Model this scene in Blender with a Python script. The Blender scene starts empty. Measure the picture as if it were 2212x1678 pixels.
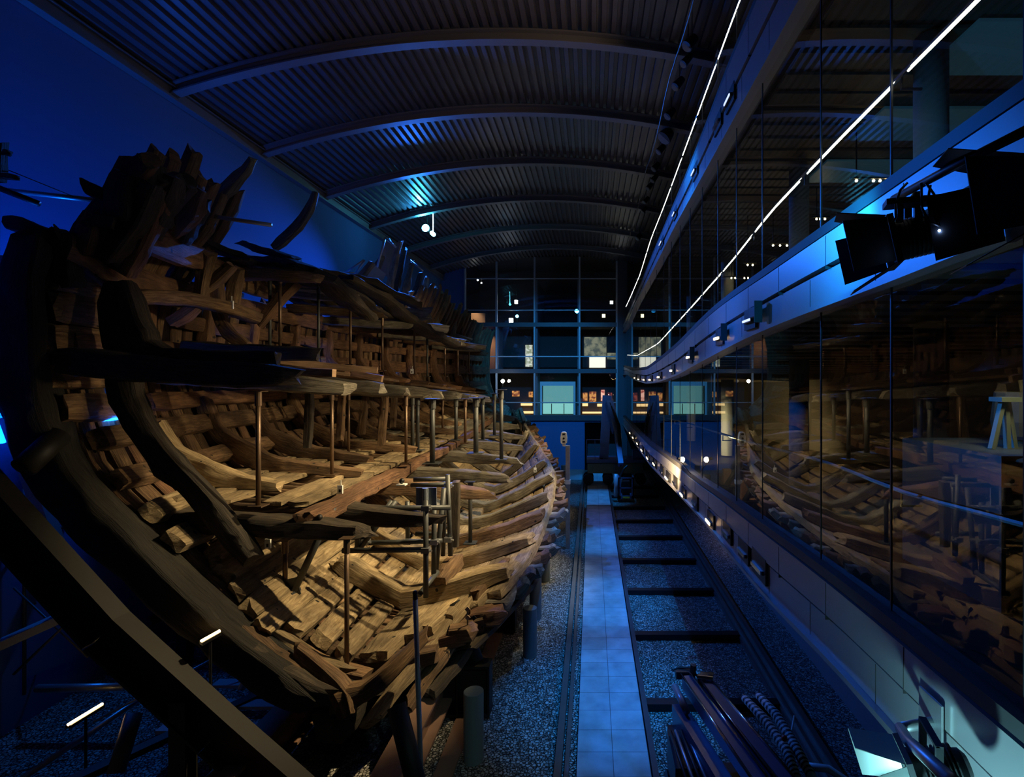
import bpy, bmesh, math, random
from mathutils import Vector, Matrix, noise

# ------------------------------------------------------------------ camera / world / exposure
F, U0, V0, CH = 1180.0, 1278.0, 819.0, 6.6      # focal length in px, principal point, camera height
scene = bpy.context.scene
COL = scene.collection
cam_d = bpy.data.cameras.new('camera'); cam = bpy.data.objects.new('camera', cam_d); COL.objects.link(cam)
cam.location = (0, 0, CH); cam.rotation_euler = (math.pi/2, 0, 0)
cam_d.sensor_fit = 'HORIZONTAL'; cam_d.sensor_width = 36.0; cam_d.lens = F/2212*36
cam_d.shift_x = -(U0-1106)/2212; cam_d.shift_y = -(839-V0)/2212
cam_d.clip_start = 0.05; cam_d.clip_end = 200
scene.camera = cam
w = bpy.data.worlds.new('world'); scene.world = w; w.use_nodes = True
w.node_tree.nodes['Background'].inputs[0].default_value = (0.12, 0.12, 0.14, 1)
w.node_tree.nodes['Background'].inputs[1].default_value = 0.008
scene.view_settings.view_transform = 'Standard'; scene.view_settings.look = 'None'
scene.view_settings.exposure = 0.0; scene.view_settings.gamma = 1.0
scene.cycles.max_bounces = 6; scene.cycles.diffuse_bounces = 3; scene.cycles.glossy_bounces = 3
scene.cycles.transparent_max_bounces = 12; scene.cycles.sample_clamp_indirect = 3.0; scene.cycles.sample_clamp_direct = 0
scene.cycles.use_denoising = True
R = random.Random(7)

def P3(u, v, Y): return Vector(((u-U0)*Y/F, Y, CH-(v-V0)*Y/F))     # point of the place seen at u, v at distance Y
BLUE = (0.02, 0.16, 1.0); CYAN = (0.05, 0.45, 1.0); WARM = (1.0, 0.76, 0.41); WARM2 = (1.0, 0.74, 0.42)

def spot(name, loc, aim, power, col, angle=60, blend=0.5, size=0.08):
    d = bpy.data.lights.new(name, 'SPOT'); d.energy = power; d.color = col
    d.spot_size = math.radians(angle); d.spot_blend = blend; d.shadow_soft_size = size
    o = bpy.data.objects.new(name, d); COL.objects.link(o); o.location = loc
    o.rotation_euler = (Vector(aim)-Vector(loc)).to_track_quat('-Z', 'Y').to_euler()
    return o
def area(name, loc, aim, power, col, sx, sy):
    d = bpy.data.lights.new(name, 'AREA'); d.energy = power; d.color = col; d.shape = 'RECTANGLE'; d.size = sx; d.size_y = sy
    o = bpy.data.objects.new(name, d); COL.objects.link(o); o.location = loc
    o.rotation_euler = (Vector(aim)-Vector(loc)).to_track_quat('-Z', 'Y').to_euler()
    return o
# --- blue house lighting: the lamp high at the far left, track lamps in the roof, uplighters behind the hull
LAMP = P3(920, 493, 27.0)
spot('blue_far_lamp', LAMP+Vector((0.05, -0.5, -0.1)), (-1.5, 12, 2.0), 6000, BLUE, 110, 0.6, 0.1)
spot('blue_far_lamp_up', LAMP+Vector((0, -0.3, 0.25)), LAMP+Vector((-0.2, -1.2, 2.0)), 420, CYAN, 120, 0.8, 0.05)
for i, (y, ay) in enumerate(((13, 16), (20, 22), (27, 30), (34, 36))):
    spot('blue_walk_lamp', (1.55, y, 14.3), (0.35, ay, 0), (7800, 8200, 7600, 6000)[i], (0.006, 0.27, 1.0), 18, 0.8, 0.08)
spot('blue_track_lamp', (1.55, 8.0, 14.3), (0.35, 11.0, 0), 7600, (0.006, 0.27, 1.0), 22, 0.9, 0.06)
spot('blue_gravel_lamp', (1.5, 12.0, 14.2), (2.0, 15, 0), 5000, (0.01, 0.25, 1.0), 50, 0.9, 0.06)
for i, (y, p, z, x, ln) in enumerate(((10.0, 800, 5.6, -9.98, 2.8), (14, 60, 6.4, -10.1, 2.6), (19, 40, 6.5, -10.1, 2.6), (25, 40, 6.5, -10.1, 2.6), (31, 40, 6.5, -10.1, 2.6))):
    area('blue_wall_uplighter', (x, y, z), (x-0.4, y, z+2.0), p, (0.003, 0.13, 1.0), 0.3, ln)
spot('blue_ceiling_wash', (-10.3, 15, 11.0), (-6.5, 14.0, 15.2), 130, (0.02, 0.16, 1.0), 90, 0.9, 0.1)
spot('blue_rear_lamp', (-10.35, 12.5, 6.0), (-8.8, 8.9, 0), 260, (0.01, 0.2, 1.0), 70, 0.8, 0.05)
spot('blue_band_lamp', (1.75, 4.5, 7.95), (2.6, 5.15, 8.0), 150, (0.01, 0.42, 1.0), 120, 0.9, 0.05)
spot('blue_band_wash', (-2.5, 5.0, 9.6), (2.4, 4.2, 7.6), 1900, (0.005, 0.17, 1.0), 34, 0.9, 0.2)
spot('blue_band_wash_far', (-2.5, 8.0, 9.6), (2.4, 9.5, 7.5), 1500, (0.005, 0.17, 1.0), 34, 0.9, 0.2)
spot('blue_back_lamp', (-1.5, 24, 13.5), (-3.0, 39.7, 5.0), 6500, (0.02, 0.36, 0.95), 56, 0.9, 0.2)
# --- warm theatre lamps along the gallery that light the hull
for i, (x, y, z, ax, ay, az, p, a) in enumerate((
        (1.9, 10.9, 10.5, -5.9, 10.8, 2.2, 5200, 44), (1.9, 13.5, 10.5, -5.2, 14.2, 2.2, 4200, 46),
        (1.9, 17.5, 10.4, -4.6, 19, 2.2, 3800, 50), (1.9, 22.5, 10.2, -4.5, 26, 2.6, 3600, 50),
        (1.9, 11.4, 8.0, -9, 12.2, 5.8, 1100, 42), (1.9, 15.0, 7.9, -9, 17, 6.0, 1300, 50), (1.9, 20.0, 7.9, -9, 25, 6.0, 1500, 50))):
    spot('warm_gallery_lamp', (x, y, z), (ax, ay, az), p, WARM, a, 0.6, 0.12)
spot('warm_side_fill', (1.9, 9.7, 6.2), (-7.9, 9.75, 4.9), 900, WARM, 26, 0.5, 0.08)  # added fill light for the blocks that the big rider shades
spot('cool_side_lamp', (1.9, 25.0, 9.5), (-2.2, 19.0, 2.6), 2400, (0.66, 0.85, 1.0), 36, 0.7, 0.1)
spot('warm_band_fill', (0.75, 13.2, 4.75), (2.4, 15.2, 4.45), 4600, (1.0, 0.70, 0.34), 54, 0.9, 0.06)  # added spot in mid air without fixture, spreads the warm pool
spot('teal_flood_glow', (1.45, 2.7, 3.9), (2.5, 3.0, 4.25), 110, (0.35, 0.9, 1.0), 140, 0.9, 0.05)
spot('warm_roof_lamp', (2.2, 10, 12.9), (-3.2, 14.0, 15.6), 260, (1.0, 0.62, 0.35), 70, 0.9, 0.05)
spot('white_flood', (1.2, 2.0, 7.0), (-1.9, 9.6, 0.2), 220, (0.55, 0.95, 1.0), 22, 0.6, 0.05)

# ------------------------------------------------------------------ materials
MATS = {}
def nt(name):
    m = bpy.data.materials.new(name); m.use_nodes = True
    return m, m.node_tree.nodes, m.node_tree.links
def plain(name, col, rough=0.6, metal=0.0, emit=None, es=1.0, bump=0.0, bscale=30, var=0.0, spec=0.5):
    if name in MATS: return MATS[name]
    m, N, L = nt(name); b = N['Principled BSDF']
    b.inputs['Base Color'].default_value = (*col, 1); b.inputs['Roughness'].default_value = rough
    b.inputs['Metallic'].default_value = metal; b.inputs['Specular IOR Level'].default_value = spec
    if emit: b.inputs['Emission Color'].default_value = (*emit, 1); b.inputs['Emission Strength'].default_value = es
    tc = N.new('ShaderNodeTexCoord'); no = N.new('ShaderNodeTexNoise'); no.inputs['Scale'].default_value = bscale
    no.inputs['Detail'].default_value = 6; L.new(tc.outputs['Object'], no.inputs['Vector'])
    if var > 0:
        mx = N.new('ShaderNodeMix'); mx.data_type = 'RGBA'
        mx.inputs['A'].default_value = (*[c*(1-var) for c in col], 1); mx.inputs['B'].default_value = (*[min(1, c*(1+var)) for c in col], 1)
        L.new(no.outputs['Fac'], mx.inputs['Factor']); L.new(mx.outputs['Result'], b.inputs['Base Color'])
    if bump > 0:
        bp = N.new('ShaderNodeBump'); bp.inputs['Strength'].default_value = bump; bp.inputs['Distance'].default_value = 0.02
        L.new(no.outputs['Fac'], bp.inputs['Height']); L.new(bp.outputs['Normal'], b.inputs['Normal'])
    MATS[name] = m; return m
def wood(name, dark, light, grain=1.0, bump=0.9, holes=True, rough=0.72):
    if name in MATS: return MATS[name]
    m, N, L = nt(name); b = N['Principled BSDF']; b.inputs['Roughness'].default_value = rough
    uv = N.new('ShaderNodeUVMap'); oi = N.new('ShaderNodeObjectInfo')
    off = N.new('ShaderNodeVectorMath'); off.operation = 'ADD'; sc = N.new('ShaderNodeVectorMath'); sc.operation = 'SCALE'
    cmb = N.new('ShaderNodeCombineXYZ'); L.new(oi.outputs['Random'], cmb.inputs[0]); L.new(oi.outputs['Random'], cmb.inputs[1]); L.new(oi.outputs['Random'], cmb.inputs[2])
    L.new(cmb.outputs[0], sc.inputs[0]); sc.inputs['Scale'].default_value = 37.0
    L.new(uv.outputs[0], off.inputs[0]); L.new(sc.outputs[0], off.inputs[1])
    mp = N.new('ShaderNodeMapping'); mp.inputs['Scale'].default_value = (1.3*grain, 15*grain, 1); L.new(off.outputs[0], mp.inputs[0])
    n1 = N.new('ShaderNodeTexNoise'); n1.inputs['Scale'].default_value = 2.0; n1.inputs['Detail'].default_value = 8; n1.inputs['Roughness'].default_value = 0.65; n1.inputs['Distortion'].default_value = 0.8
    L.new(mp.outputs[0], n1.inputs['Vector'])
    n2 = N.new('ShaderNodeTexNoise'); n2.inputs['Scale'].default_value = 2.2; n2.inputs['Detail'].default_value = 5; L.new(off.outputs[0], n2.inputs['Vector'])
    cr = N.new('ShaderNodeValToRGB'); e = cr.color_ramp.elements
    e[0].position = 0.28; e[0].color = (*[c*0.35 for c in dark], 1); e[1].position = 0.78; e[1].color = (*light, 1)
    q = e.new(0.45); q.color = (*dark, 1)
    L.new(n1.outputs['Fac'], cr.inputs[0])
    mx = N.new('ShaderNodeMix'); mx.data_type = 'RGBA'; mx.blend_type = 'MULTIPLY'; mx.inputs['Factor'].default_value = 0.75
    c2 = N.new('ShaderNodeValToRGB'); c2.color_ramp.elements[0].position = 0.3; c2.color_ramp.elements[0].color = (0.35, 0.33, 0.31, 1); c2.color_ramp.elements[1].position = 0.7; c2.color_ramp.elements[1].color = (1.25, 1.2, 1.1, 1)
    L.new(n2.outputs['Fac'], c2.inputs[0]); L.new(cr.outputs[0], mx.inputs['A']); L.new(c2.outputs[0], mx.inputs['B'])
    hv = N.new('ShaderNodeHueSaturation'); mr = N.new('ShaderNodeMapRange'); mr.inputs['To Min'].default_value = 0.62; mr.inputs['To Max'].default_value = 1.3
    L.new(oi.outputs['Random'], mr.inputs[0]); L.new(mr.outputs[0], hv.inputs['Value']); L.new(mx.outputs['Result'], hv.inputs['Color'])
    col_out = hv.outputs[0]
    h = n1.outputs['Fac']
    if holes:
        vo = N.new('ShaderNodeTexVoronoi'); vo.inputs['Scale'].default_value = 3.3; L.new(off.outputs[0], vo.inputs['Vector'])
        lt = N.new('ShaderNodeMath'); lt.operation = 'LESS_THAN'; lt.inputs[1].default_value = 0.1; L.new(vo.outputs['Distance'], lt.inputs[0])
        m3 = N.new('ShaderNodeMix'); m3.data_type = 'RGBA'; m3.inputs['B'].default_value = (0.006, 0.005, 0.004, 1)
        L.new(lt.outputs[0], m3.inputs['Factor']); L.new(col_out, m3.inputs['A']); col_out = m3.outputs['Result']
    L.new(col_out, b.inputs['Base Color'])
    bp = N.new('ShaderNodeBump'); bp.inputs['Strength'].default_value = bump; bp.inputs['Distance'].default_value = 0.05
    L.new(h, bp.inputs['Height']); L.new(bp.outputs['Normal'], b.inputs['Normal'])
    MATS[name] = m; return m
OAK = wood('oak_brown', (0.15, 0.085, 0.042), (0.40, 0.26, 0.14))
OAKR = wood('oak_red', (0.16, 0.08, 0.042), (0.34, 0.19, 0.10))
PALE = wood('oak_pale', (0.30, 0.22, 0.12), (0.62, 0.50, 0.31))
GREYW = wood('oak_grey', (0.20, 0.18, 0.14), (0.50, 0.47, 0.38), 1.0, 1.0, False)
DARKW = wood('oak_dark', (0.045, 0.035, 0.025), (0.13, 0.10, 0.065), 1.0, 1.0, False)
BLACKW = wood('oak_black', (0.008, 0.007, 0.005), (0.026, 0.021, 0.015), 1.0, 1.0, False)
NEWW = wood('new_wood', (0.42, 0.26, 0.15), (0.62, 0.42, 0.27), 0.6, 0.2, False)
def glassmat(name, tint=(1, 1, 1), ior=1.55, extra=0.0, rough=0.0):
    m, N, L = nt(name); N.remove(N['Principled BSDF']); out = N['Material Output']
    tr = N.new('ShaderNodeBsdfTransparent'); tr.inputs[0].default_value = (*tint, 1)
    gl = N.new('ShaderNodeBsdfGlossy'); gl.inputs['Roughness'].default_value = rough; gl.inputs[0].default_value = (1, 1, 1, 1)
    ge = N.new('ShaderNodeNewGeometry'); dt = N.new('ShaderNodeVectorMath'); dt.operation = 'DOT_PRODUCT'
    L.new(ge.outputs['Normal'], dt.inputs[0]); L.new(ge.outputs['Incoming'], dt.inputs[1])
    ab = N.new('ShaderNodeMath'); ab.operation = 'ABSOLUTE'; L.new(dt.outputs['Value'], ab.inputs[0])
    om = N.new('ShaderNodeMath'); om.operation = 'SUBTRACT'; om.inputs[0].default_value = 1; L.new(ab.outputs[0], om.inputs[1])
    pw = N.new('ShaderNodeMath'); pw.operation = 'POWER'; pw.inputs[1].default_value = 4.0; L.new(om.outputs[0], pw.inputs[0])
    ad = N.new('ShaderNodeMath'); ad.operation = 'MULTIPLY_ADD'; ad.inputs[1].default_value = 0.8; ad.inputs[2].default_value = extra; ad.use_clamp = True
    L.new(pw.outputs[0], ad.inputs[0])
    mx = N.new('ShaderNodeMixShader'); L.new(ad.outputs[0], mx.inputs[0]); L.new(tr.outputs[0], mx.inputs[1]); L.new(gl.outputs[0], mx.inputs[2])
    L.new(mx.outputs[0], out.inputs[0]); return m
GLASS = glassmat('gallery_glass', (0.78, 0.82, 0.76), 1.55, 0.06)
GLASSB = glassmat('back_glass', (0.85, 0.92, 0.98), 1.5, 0.06)
def gravelmat():
    m, N, L = nt('gravel'); b = N['Principled BSDF']; b.inputs['Roughness'].default_value = 0.55
    tc = N.new('ShaderNodeTexCoord'); vo = N.new('ShaderNodeTexVoronoi'); vo.inputs['Scale'].default_value = 17
    v2 = N.new('ShaderNodeTexVoronoi'); v2.inputs['Scale'].default_value = 17; v2.feature = 'DISTANCE_TO_EDGE'
    no = N.new('ShaderNodeTexNoise'); no.inputs['Scale'].default_value = 30
    wr = N.new('ShaderNodeVectorMath'); wr.operation = 'MULTIPLY_ADD'; wr.inputs[1].default_value = (0.05, 0.05, 0.05)
    L.new(tc.outputs['Object'], no.inputs['Vector']); L.new(no.outputs['Color'], wr.inputs[0]); L.new(tc.outputs['Object'], wr.inputs[2])
    L.new(wr.outputs[0], vo.inputs['Vector']); L.new(wr.outputs[0], v2.inputs['Vector'])
    sp = N.new('ShaderNodeSeparateColor'); L.new(vo.outputs['Color'], sp.inputs[0])
    cr = N.new('ShaderNodeValToRGB'); cr.color_ramp.elements[0].color = (0.13, 0.125, 0.11, 1); cr.color_ramp.elements[1].color = (0.5, 0.48, 0.43, 1)
    L.new(sp.outputs[0], cr.inputs[0])
    c2 = N.new('ShaderNodeValToRGB'); c2.color_ramp.elements[0].color = (0.02, 0.02, 0.02, 1); c2.color_ramp.elements[1].position = 0.14; c2.color_ramp.elements[1].color = (1, 1, 1, 1)
    L.new(v2.outputs['Distance'], c2.inputs[0])
    mx = N.new('ShaderNodeMix'); mx.data_type = 'RGBA'; mx.blend_type = 'MULTIPLY'; mx.inputs['Factor'].default_value = 1
    L.new(cr.outputs[0], mx.inputs['A']); L.new(c2.outputs[0], mx.inputs['B']); L.new(mx.outputs['Result'], b.inputs['Base Color'])
    ad = N.new('ShaderNodeMath'); ad.operation = 'MULTIPLY_ADD'; ad.inputs[1].default_value = 2.2; L.new(c2.outputs[0], ad.inputs[0]); L.new(sp.outputs[1], ad.inputs[2])
    bp = N.new('ShaderNodeBump'); bp.inputs['Strength'].default_value = 1.0; bp.inputs['Distance'].default_value = 0.04
    L.new(ad.outputs[0], bp.inputs['Height']); L.new(bp.outputs['Normal'], b.inputs['Normal']); return m
GRAVEL = gravelmat()
def tilemat():
    m, N, L = nt('walkway_tiles'); b = N['Principled BSDF']; b.inputs['Roughness'].default_value = 0.45
    tc = N.new('ShaderNodeTexCoord'); br = N.new('ShaderNodeTexBrick'); br.offset = 0
    br.inputs['Scale'].default_value = 1; br.inputs['Brick Width'].default_value = 0.615; br.inputs['Row Height'].default_value = 0.6
    br.inputs['Mortar Size'].default_value = 0.006; br.inputs['Color1'].default_value = (0.42, 0.43, 0.44, 1); br.inputs['Color2'].default_value = (0.5, 0.51, 0.52, 1); br.inputs['Mortar'].default_value = (0.08, 0.08, 0.09, 1)
    mp = N.new('ShaderNodeMapping'); mp.inputs['Location'].default_value = (0.25, 0.1, 0); L.new(tc.outputs['Object'], mp.inputs[0]); L.new(mp.outputs[0], br.inputs['Vector'])
    no = N.new('ShaderNodeTexNoise'); no.inputs['Scale'].default_value = 2.5; no.inputs['Detail'].default_value = 8; L.new(tc.outputs['Object'], no.inputs['Vector'])
    c = N.new('ShaderNodeValToRGB'); c.color_ramp.elements[0].position = 0.3; c.color_ramp.elements[0].color = (0.6, 0.6, 0.6, 1); c.color_ramp.elements[1].position = 0.7
    L.new(no.outputs['Fac'], c.inputs[0])
    mx = N.new('ShaderNodeMix'); mx.data_type = 'RGBA'; mx.blend_type = 'MULTIPLY'; mx.inputs['Factor'].default_value = 1
    L.new(br.outputs['Color'], mx.inputs['A']); L.new(c.outputs[0], mx.inputs['B']); L.new(mx.outputs['Result'], b.inputs['Base Color']); return m
TILES = tilemat()
WALLB = plain('blue_lit_wall', (0.045, 0.135, 0.34), 0.9, bump=0.08, bscale=3)  # blue light on the whitish wall is put into the base colour
DECKM = plain('roof_deck_metal', (0.13, 0.13, 0.15), 0.36, 0.5, bump=0.1, bscale=2, var=0.25)
STEELB = plain('roof_beam_steel', (0.15, 0.16, 0.18), 0.5, 0.2)
BAND = plain('band_metal', (0.30, 0.30, 0.31), 0.36, 0.35, bump=0.03, bscale=60)
BANDG = plain('band_groove', (0.03, 0.03, 0.032), 0.6)
BLACK = plain('black_metal', (0.012, 0.012, 0.014), 0.45, 0.3)
DGREY = plain('dark_grey_metal', (0.05, 0.055, 0.06), 0.5, 0.4)
MULL = plain('mullion', (0.03, 0.035, 0.04), 0.4, 0.4)
BMULL = plain('back_mullion', (0.35, 0.4, 0.45), 0.5, 0.2)
CHROME = plain('chrome', (0.75, 0.76, 0.78), 0.15, 1.0)
GALV = plain('galvanised', (0.42, 0.44, 0.46), 0.4, 0.8, var=0.2, bscale=8)
CRAD = plain('cradle_steel', (0.009, 0.008, 0.006), 0.6, 0.2, var=0.3, bscale=3)
CRADR = plain('cradle_red_steel', (0.26, 0.15, 0.10), 0.6, 0.1, var=0.3, bscale=3)
TUBE = plain('grey_tube', (0.07, 0.075, 0.075), 0.5, 0.3, var=0.2, bscale=6)
BRONZE = plain('bronze_post', (0.17, 0.11, 0.07), 0.4, 0.6)
BOLL = plain('bollard_paint', (0.16, 0.19, 0.19), 0.7)
WHITE = plain('white_plastic', (0.8, 0.82, 0.78), 0.4)
WALLC = plain('concrete', (0.2, 0.22, 0.24), 0.85, var=0.15, bscale=1.5)
MACH = plain('machine_paint', (0.07, 0.12, 0.24), 0.35, 0.2, var=0.15, bscale=5)
RAILM = plain('rail_steel', (0.20, 0.17, 0.15), 0.45, 0.7, var=0.3, bscale=2)
def em(name, col, s): return plain(name, (0, 0, 0), 0.5, emit=col, es=s)
EW = em('emit_white', (1.0, 0.95, 0.85), 14); EWARM = em('emit_warm', (1.0, 0.62, 0.25), 22); EBLU = em('emit_cyan', (0.05, 0.6, 1.0), 90)
EDIM = em('emit_cool', (0.5, 0.6, 1.0), 1.6)

# ------------------------------------------------------------------ helpers
def tag(o, label=None, cat=None, group=None, kind=None):
    if label: o['label'] = label
    if cat: o['category'] = cat
    if group: o['group'] = group
    if kind: o['kind'] = kind
    return o
def empty(name, loc=(0, 0, 0), label=None, cat=None, group=None):
    o = bpy.data.objects.new(name, None); o.empty_display_size = 0.2; COL.objects.link(o); o.location = loc
    return tag(o, label, cat, group)
def link(name, bm, mat, parent=None, smooth=False):
    bmesh.ops.recalc_face_normals(bm, faces=bm.faces)
    me = bpy.data.meshes.new(name); bm.to_mesh(me); bm.free()
    for m in (mat if isinstance(mat, (list, tuple)) else [mat]): me.materials.append(m)
    if smooth: me.polygons.foreach_set('use_smooth', [True]*len(me.polygons))
    o = bpy.data.objects.new(name, me); COL.objects.link(o)
    if parent is not None:
        o.parent = parent; o.matrix_parent_inverse = Matrix.Translation(parent_loc(parent)).inverted()
    return o
def parent_loc(p):
    l = Vector(p.location)
    if p.type == 'MESH': l = Vector((0, 0, 0)) if p.parent is None else Vector((0, 0, 0))
    return l
def NB(): return bmesh.new()
def box(bm, x0, x1, y0, y1, z0, z1, mi=0):
    v = [bm.verts.new((x, y, z)) for x in (x0, x1) for y in (y0, y1) for z in (z0, z1)]
    for q in ((0, 1, 3, 2), (4, 6, 7, 5), (0, 4, 5, 1), (2, 3, 7, 6), (0, 2, 6, 4), (1, 5, 7, 3)):
        f = bm.faces.new([v[i] for i in q]); f.material_index = mi
    return v
def obox(bm, c, ax, ay, az, sx, sy, sz):
    c = Vector(c); ax = Vector(ax).normalized(); ay = Vector(ay).normalized(); az = Vector(az).normalized()
    v = [bm.verts.new(c+ax*(i*sx/2)+ay*(j*sy/2)+az*(k*sz/2)) for i in (-1, 1) for j in (-1, 1) for k in (-1, 1)]
    for q in ((0, 1, 3, 2), (4, 6, 7, 5), (0, 4, 5, 1), (2, 3, 7, 6), (0, 2, 6, 4), (1, 5, 7, 3)): bm.faces.new([v[i] for i in q])
def frame_axes(d, up=(0, 0, 1)):
    d = Vector(d).normalized(); up = Vector(up)
    if abs(d.dot(up)) > 0.98: up = Vector((1, 0, 0))
    s = d.cross(up).normalized(); return d, s, s.cross(d).normalized()
def bar(bm, a, b, w_, h_, up=(0, 0, 1)):
    a = Vector(a); b = Vector(b); d, s, u = frame_axes(b-a, up); obox(bm, (a+b)/2, d, s, u, (b-a).length, w_, h_)
def tube(bm, pts, r, n=10, cap=True):
    pts = [Vector(p) for p in pts]; rings = []; s = None
    for i, p in enumerate(pts):
        d = (pts[min(i+1, len(pts)-1)]-pts[max(i-1, 0)]).normalized()
        if s is None: _, s, u = frame_axes(d)
        else:
            s = (s-d*s.dot(d)).normalized(); u = s.cross(d).normalized()
        rr = r[i] if isinstance(r, (list, tuple)) else r
        rings.append([bm.verts.new(p+(s*math.cos(2*math.pi*k/n)+u*math.sin(2*math.pi*k/n))*rr) for k in range(n)])
    for A, B in zip(rings, rings[1:]):
        for k in range(n): bm.faces.new((A[k], A[(k+1) % n], B[(k+1) % n], B[k]))
    if cap:
        try: bm.faces.new(rings[0]); bm.faces.new(rings[-1][::-1])
        except ValueError: pass
def ibeam(bm, a, b, w_, h_, t=0.03, up=(0, 0, 1)):
    a = Vector(a); b = Vector(b); d, s, u = frame_axes(b-a, up); c = (a+b)/2; L_ = (b-a).length
    obox(bm, c+u*(h_/2-t/2), d, s, u, L_, w_, t); obox(bm, c-u*(h_/2-t/2), d, s, u, L_, w_, t); obox(bm, c, d, s, u, L_, t, h_-2*t)
def tab(t):
    def f(y):
        if y <= t[0][0]: return t[0][1]
        for (a, p), (b, q) in zip(t, t[1:]):
            if y <= b: return p+(q-p)*(y-a)/(b-a)
        return t[-1][1]
    return f
def smoothtab(t, s=1.2):
    f = tab(t); return lambda y: sum(f(y+s*k/3)*wt for k, wt in ((-3, 1), (-2, 2), (-1, 3), (0, 4), (1, 3), (2, 2), (3, 1)))/16
def timber(name, pts, nrm, wv, hv, mat, parent, rough=0.03, seg=0.22, ragged=(0.12, 0.12), seed=None, rnd=0.2):
    """A worn timber along pts; nrm gives the direction of its depth hv, wv is the other side."""
    sd = R.random()*100 if seed is None else seed
    pts = [Vector(p) for p in pts]; n0 = len(pts)
    nr = [Vector(nrm)]*n0 if not isinstance(nrm, list) else [Vector(q) for q in nrm]
    W_ = wv if isinstance(wv, (list, tuple)) else [wv]*n0; H_ = hv if isinstance(hv, (list, tuple)) else [hv]*n0
    P, Nn, Ws, Hs = [], [], [], []
    for i in range(n0-1):
        k = max(1, int((pts[i+1]-pts[i]).length/seg))
        for j in range(k):
            t = j/k
            if n0 > 2:
                a, b, c, d = pts[max(i-1, 0)], pts[i], pts[i+1], pts[min(i+2, n0-1)]
                p = 0.5*((2*b)+(c-a)*t+(2*a-5*b+4*c-d)*t*t+(3*b-a-3*c+d)*t**3)
            else: p = pts[i].lerp(pts[i+1], t)
            P.append(p); Nn.append(nr[i].lerp(nr[i+1], t)); Ws.append(W_[i]+(W_[i+1]-W_[i])*t); Hs.append(H_[i]+(H_[i+1]-H_[i])*t)
    P.append(pts[-1]); Nn.append(nr[-1]); Ws.append(W_[-1]); Hs.append(H_[-1])
    bm = bmesh.new(); uvl = bm.loops.layers.uv.new('UVMap'); M = 12
    prof = []
    for k in range(M):
        side = k//3; q = (k % 3)
        cs = [(-1, -1), (1, -1), (1, 1), (-1, 1)]
        a = cs[side]; b = cs[(side+1) % 4]
        t = (rnd/2, 0.5, 1-rnd/2)[q]; prof.append((a[0]+(b[0]-a[0])*t, a[1]+(b[1]-a[1])*t))
    rings = []; ln = 0; LN = []
    for i, p in enumerate(P):
        if i: ln += (P[i]-P[i-1]).length
        LN.append(ln)
        d = (P[min(i+1, len(P)-1)]-P[max(i-1, 0)]).normalized()
        u = (Nn[i]-d*Nn[i].dot(d)).normalized(); s = d.cross(u)
        ring = []
        wj = 1+0.12*noise.noise(Vector((ln*0.9, sd, 0))); hj = 1+0.12*noise.noise(Vector((ln*0.9, sd, 5)))
        off = (s*noise.noise(Vector((ln*0.6, sd, 9)))+u*noise.noise(Vector((ln*0.6, sd, 17))))*rough*1.2
        for (a, b) in prof:
            q = p+off+s*(a*Ws[i]/2*wj)+u*(b*Hs[i]/2*hj)
            nz = noise.noise(q*3.1+Vector((sd, 0, 0)))*rough+noise.noise(q*9+Vector((0, sd, 0)))*rough*0.5
            q = q+(s*a+u*b).normalized()*nz
            if i in (0, len(P)-1):
                rg = ragged[0 if i == 0 else 1]; q = q+d*(noise.noise(q*3.5+Vector((sd, sd, 0)))*rg*1.1)
                if rg > 0: q = q.lerp(p+off, 0.1)
            ring.append(bm.verts.new(q))
        rings.append(ring)
    per = 2*(Ws[0]+Hs[0])/M
    for i in range(len(rings)-1):
        A, B = rings[i], rings[i+1]
        for k in range(M):
            k2 = (k+1) % M; f = bm.faces.new((A[k], A[k2], B[k2], B[k])); f.smooth = True
            for lp, (l_, kk) in zip(f.loops, ((LN[i], k), (LN[i], k+1), (LN[i+1], k+1), (LN[i+1], k))): lp[uvl].uv = (l_, kk*per)
    for rg_, l_ in ((rings[0], 0), (rings[-1], ln)):
        c = bm.verts.new(sum((v.co for v in rg_), Vector())/M + (P[0]-P[1] if l_ == 0 else P[-1]-P[-2]).normalized()*(0.01+0.015*R.random()))
        for k in range(M):
            f = bm.faces.new((rg_[k], rg_[(k+1) % M], c))
            for lp in f.loops: lp[uvl].uv = (lp.vert.co.x*3, lp.vert.co.z*0.5)
    o = link(name, bm, mat, parent); o.data.set_sharp_from_angle(angle=math.radians(38)); return o
def pxt(name, pl, wv, hv, mat, parent, nrm=(0, 0, 1), **k):
    return timber(name, [P3(*q) for q in pl], nrm, wv, hv, mat, parent, **k)

# ------------------------------------------------------------------ setting
D = 39.7; XW = 2.38; XL = -10.9
def struct(name, bm, mat, smooth=False):
    o = link(name, bm, mat, None, smooth); o['kind'] = 'structure'; return o
# floor: gravel everywhere with a slight roll
bm = NB(); box(bm, XL-0.2, 8.2, -1.0, D, -0.3, 0.0); struct('floor', bm, GRAVEL)
# left wall, back wall base
bm = NB(); box(bm, XL-0.3, XL, -1.0, D+0.3, 0, 14.2); struct('wall_left', bm, WALLB)
def vz(x): return CH+8.96-0.0195*(x+2.36)**2
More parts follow.
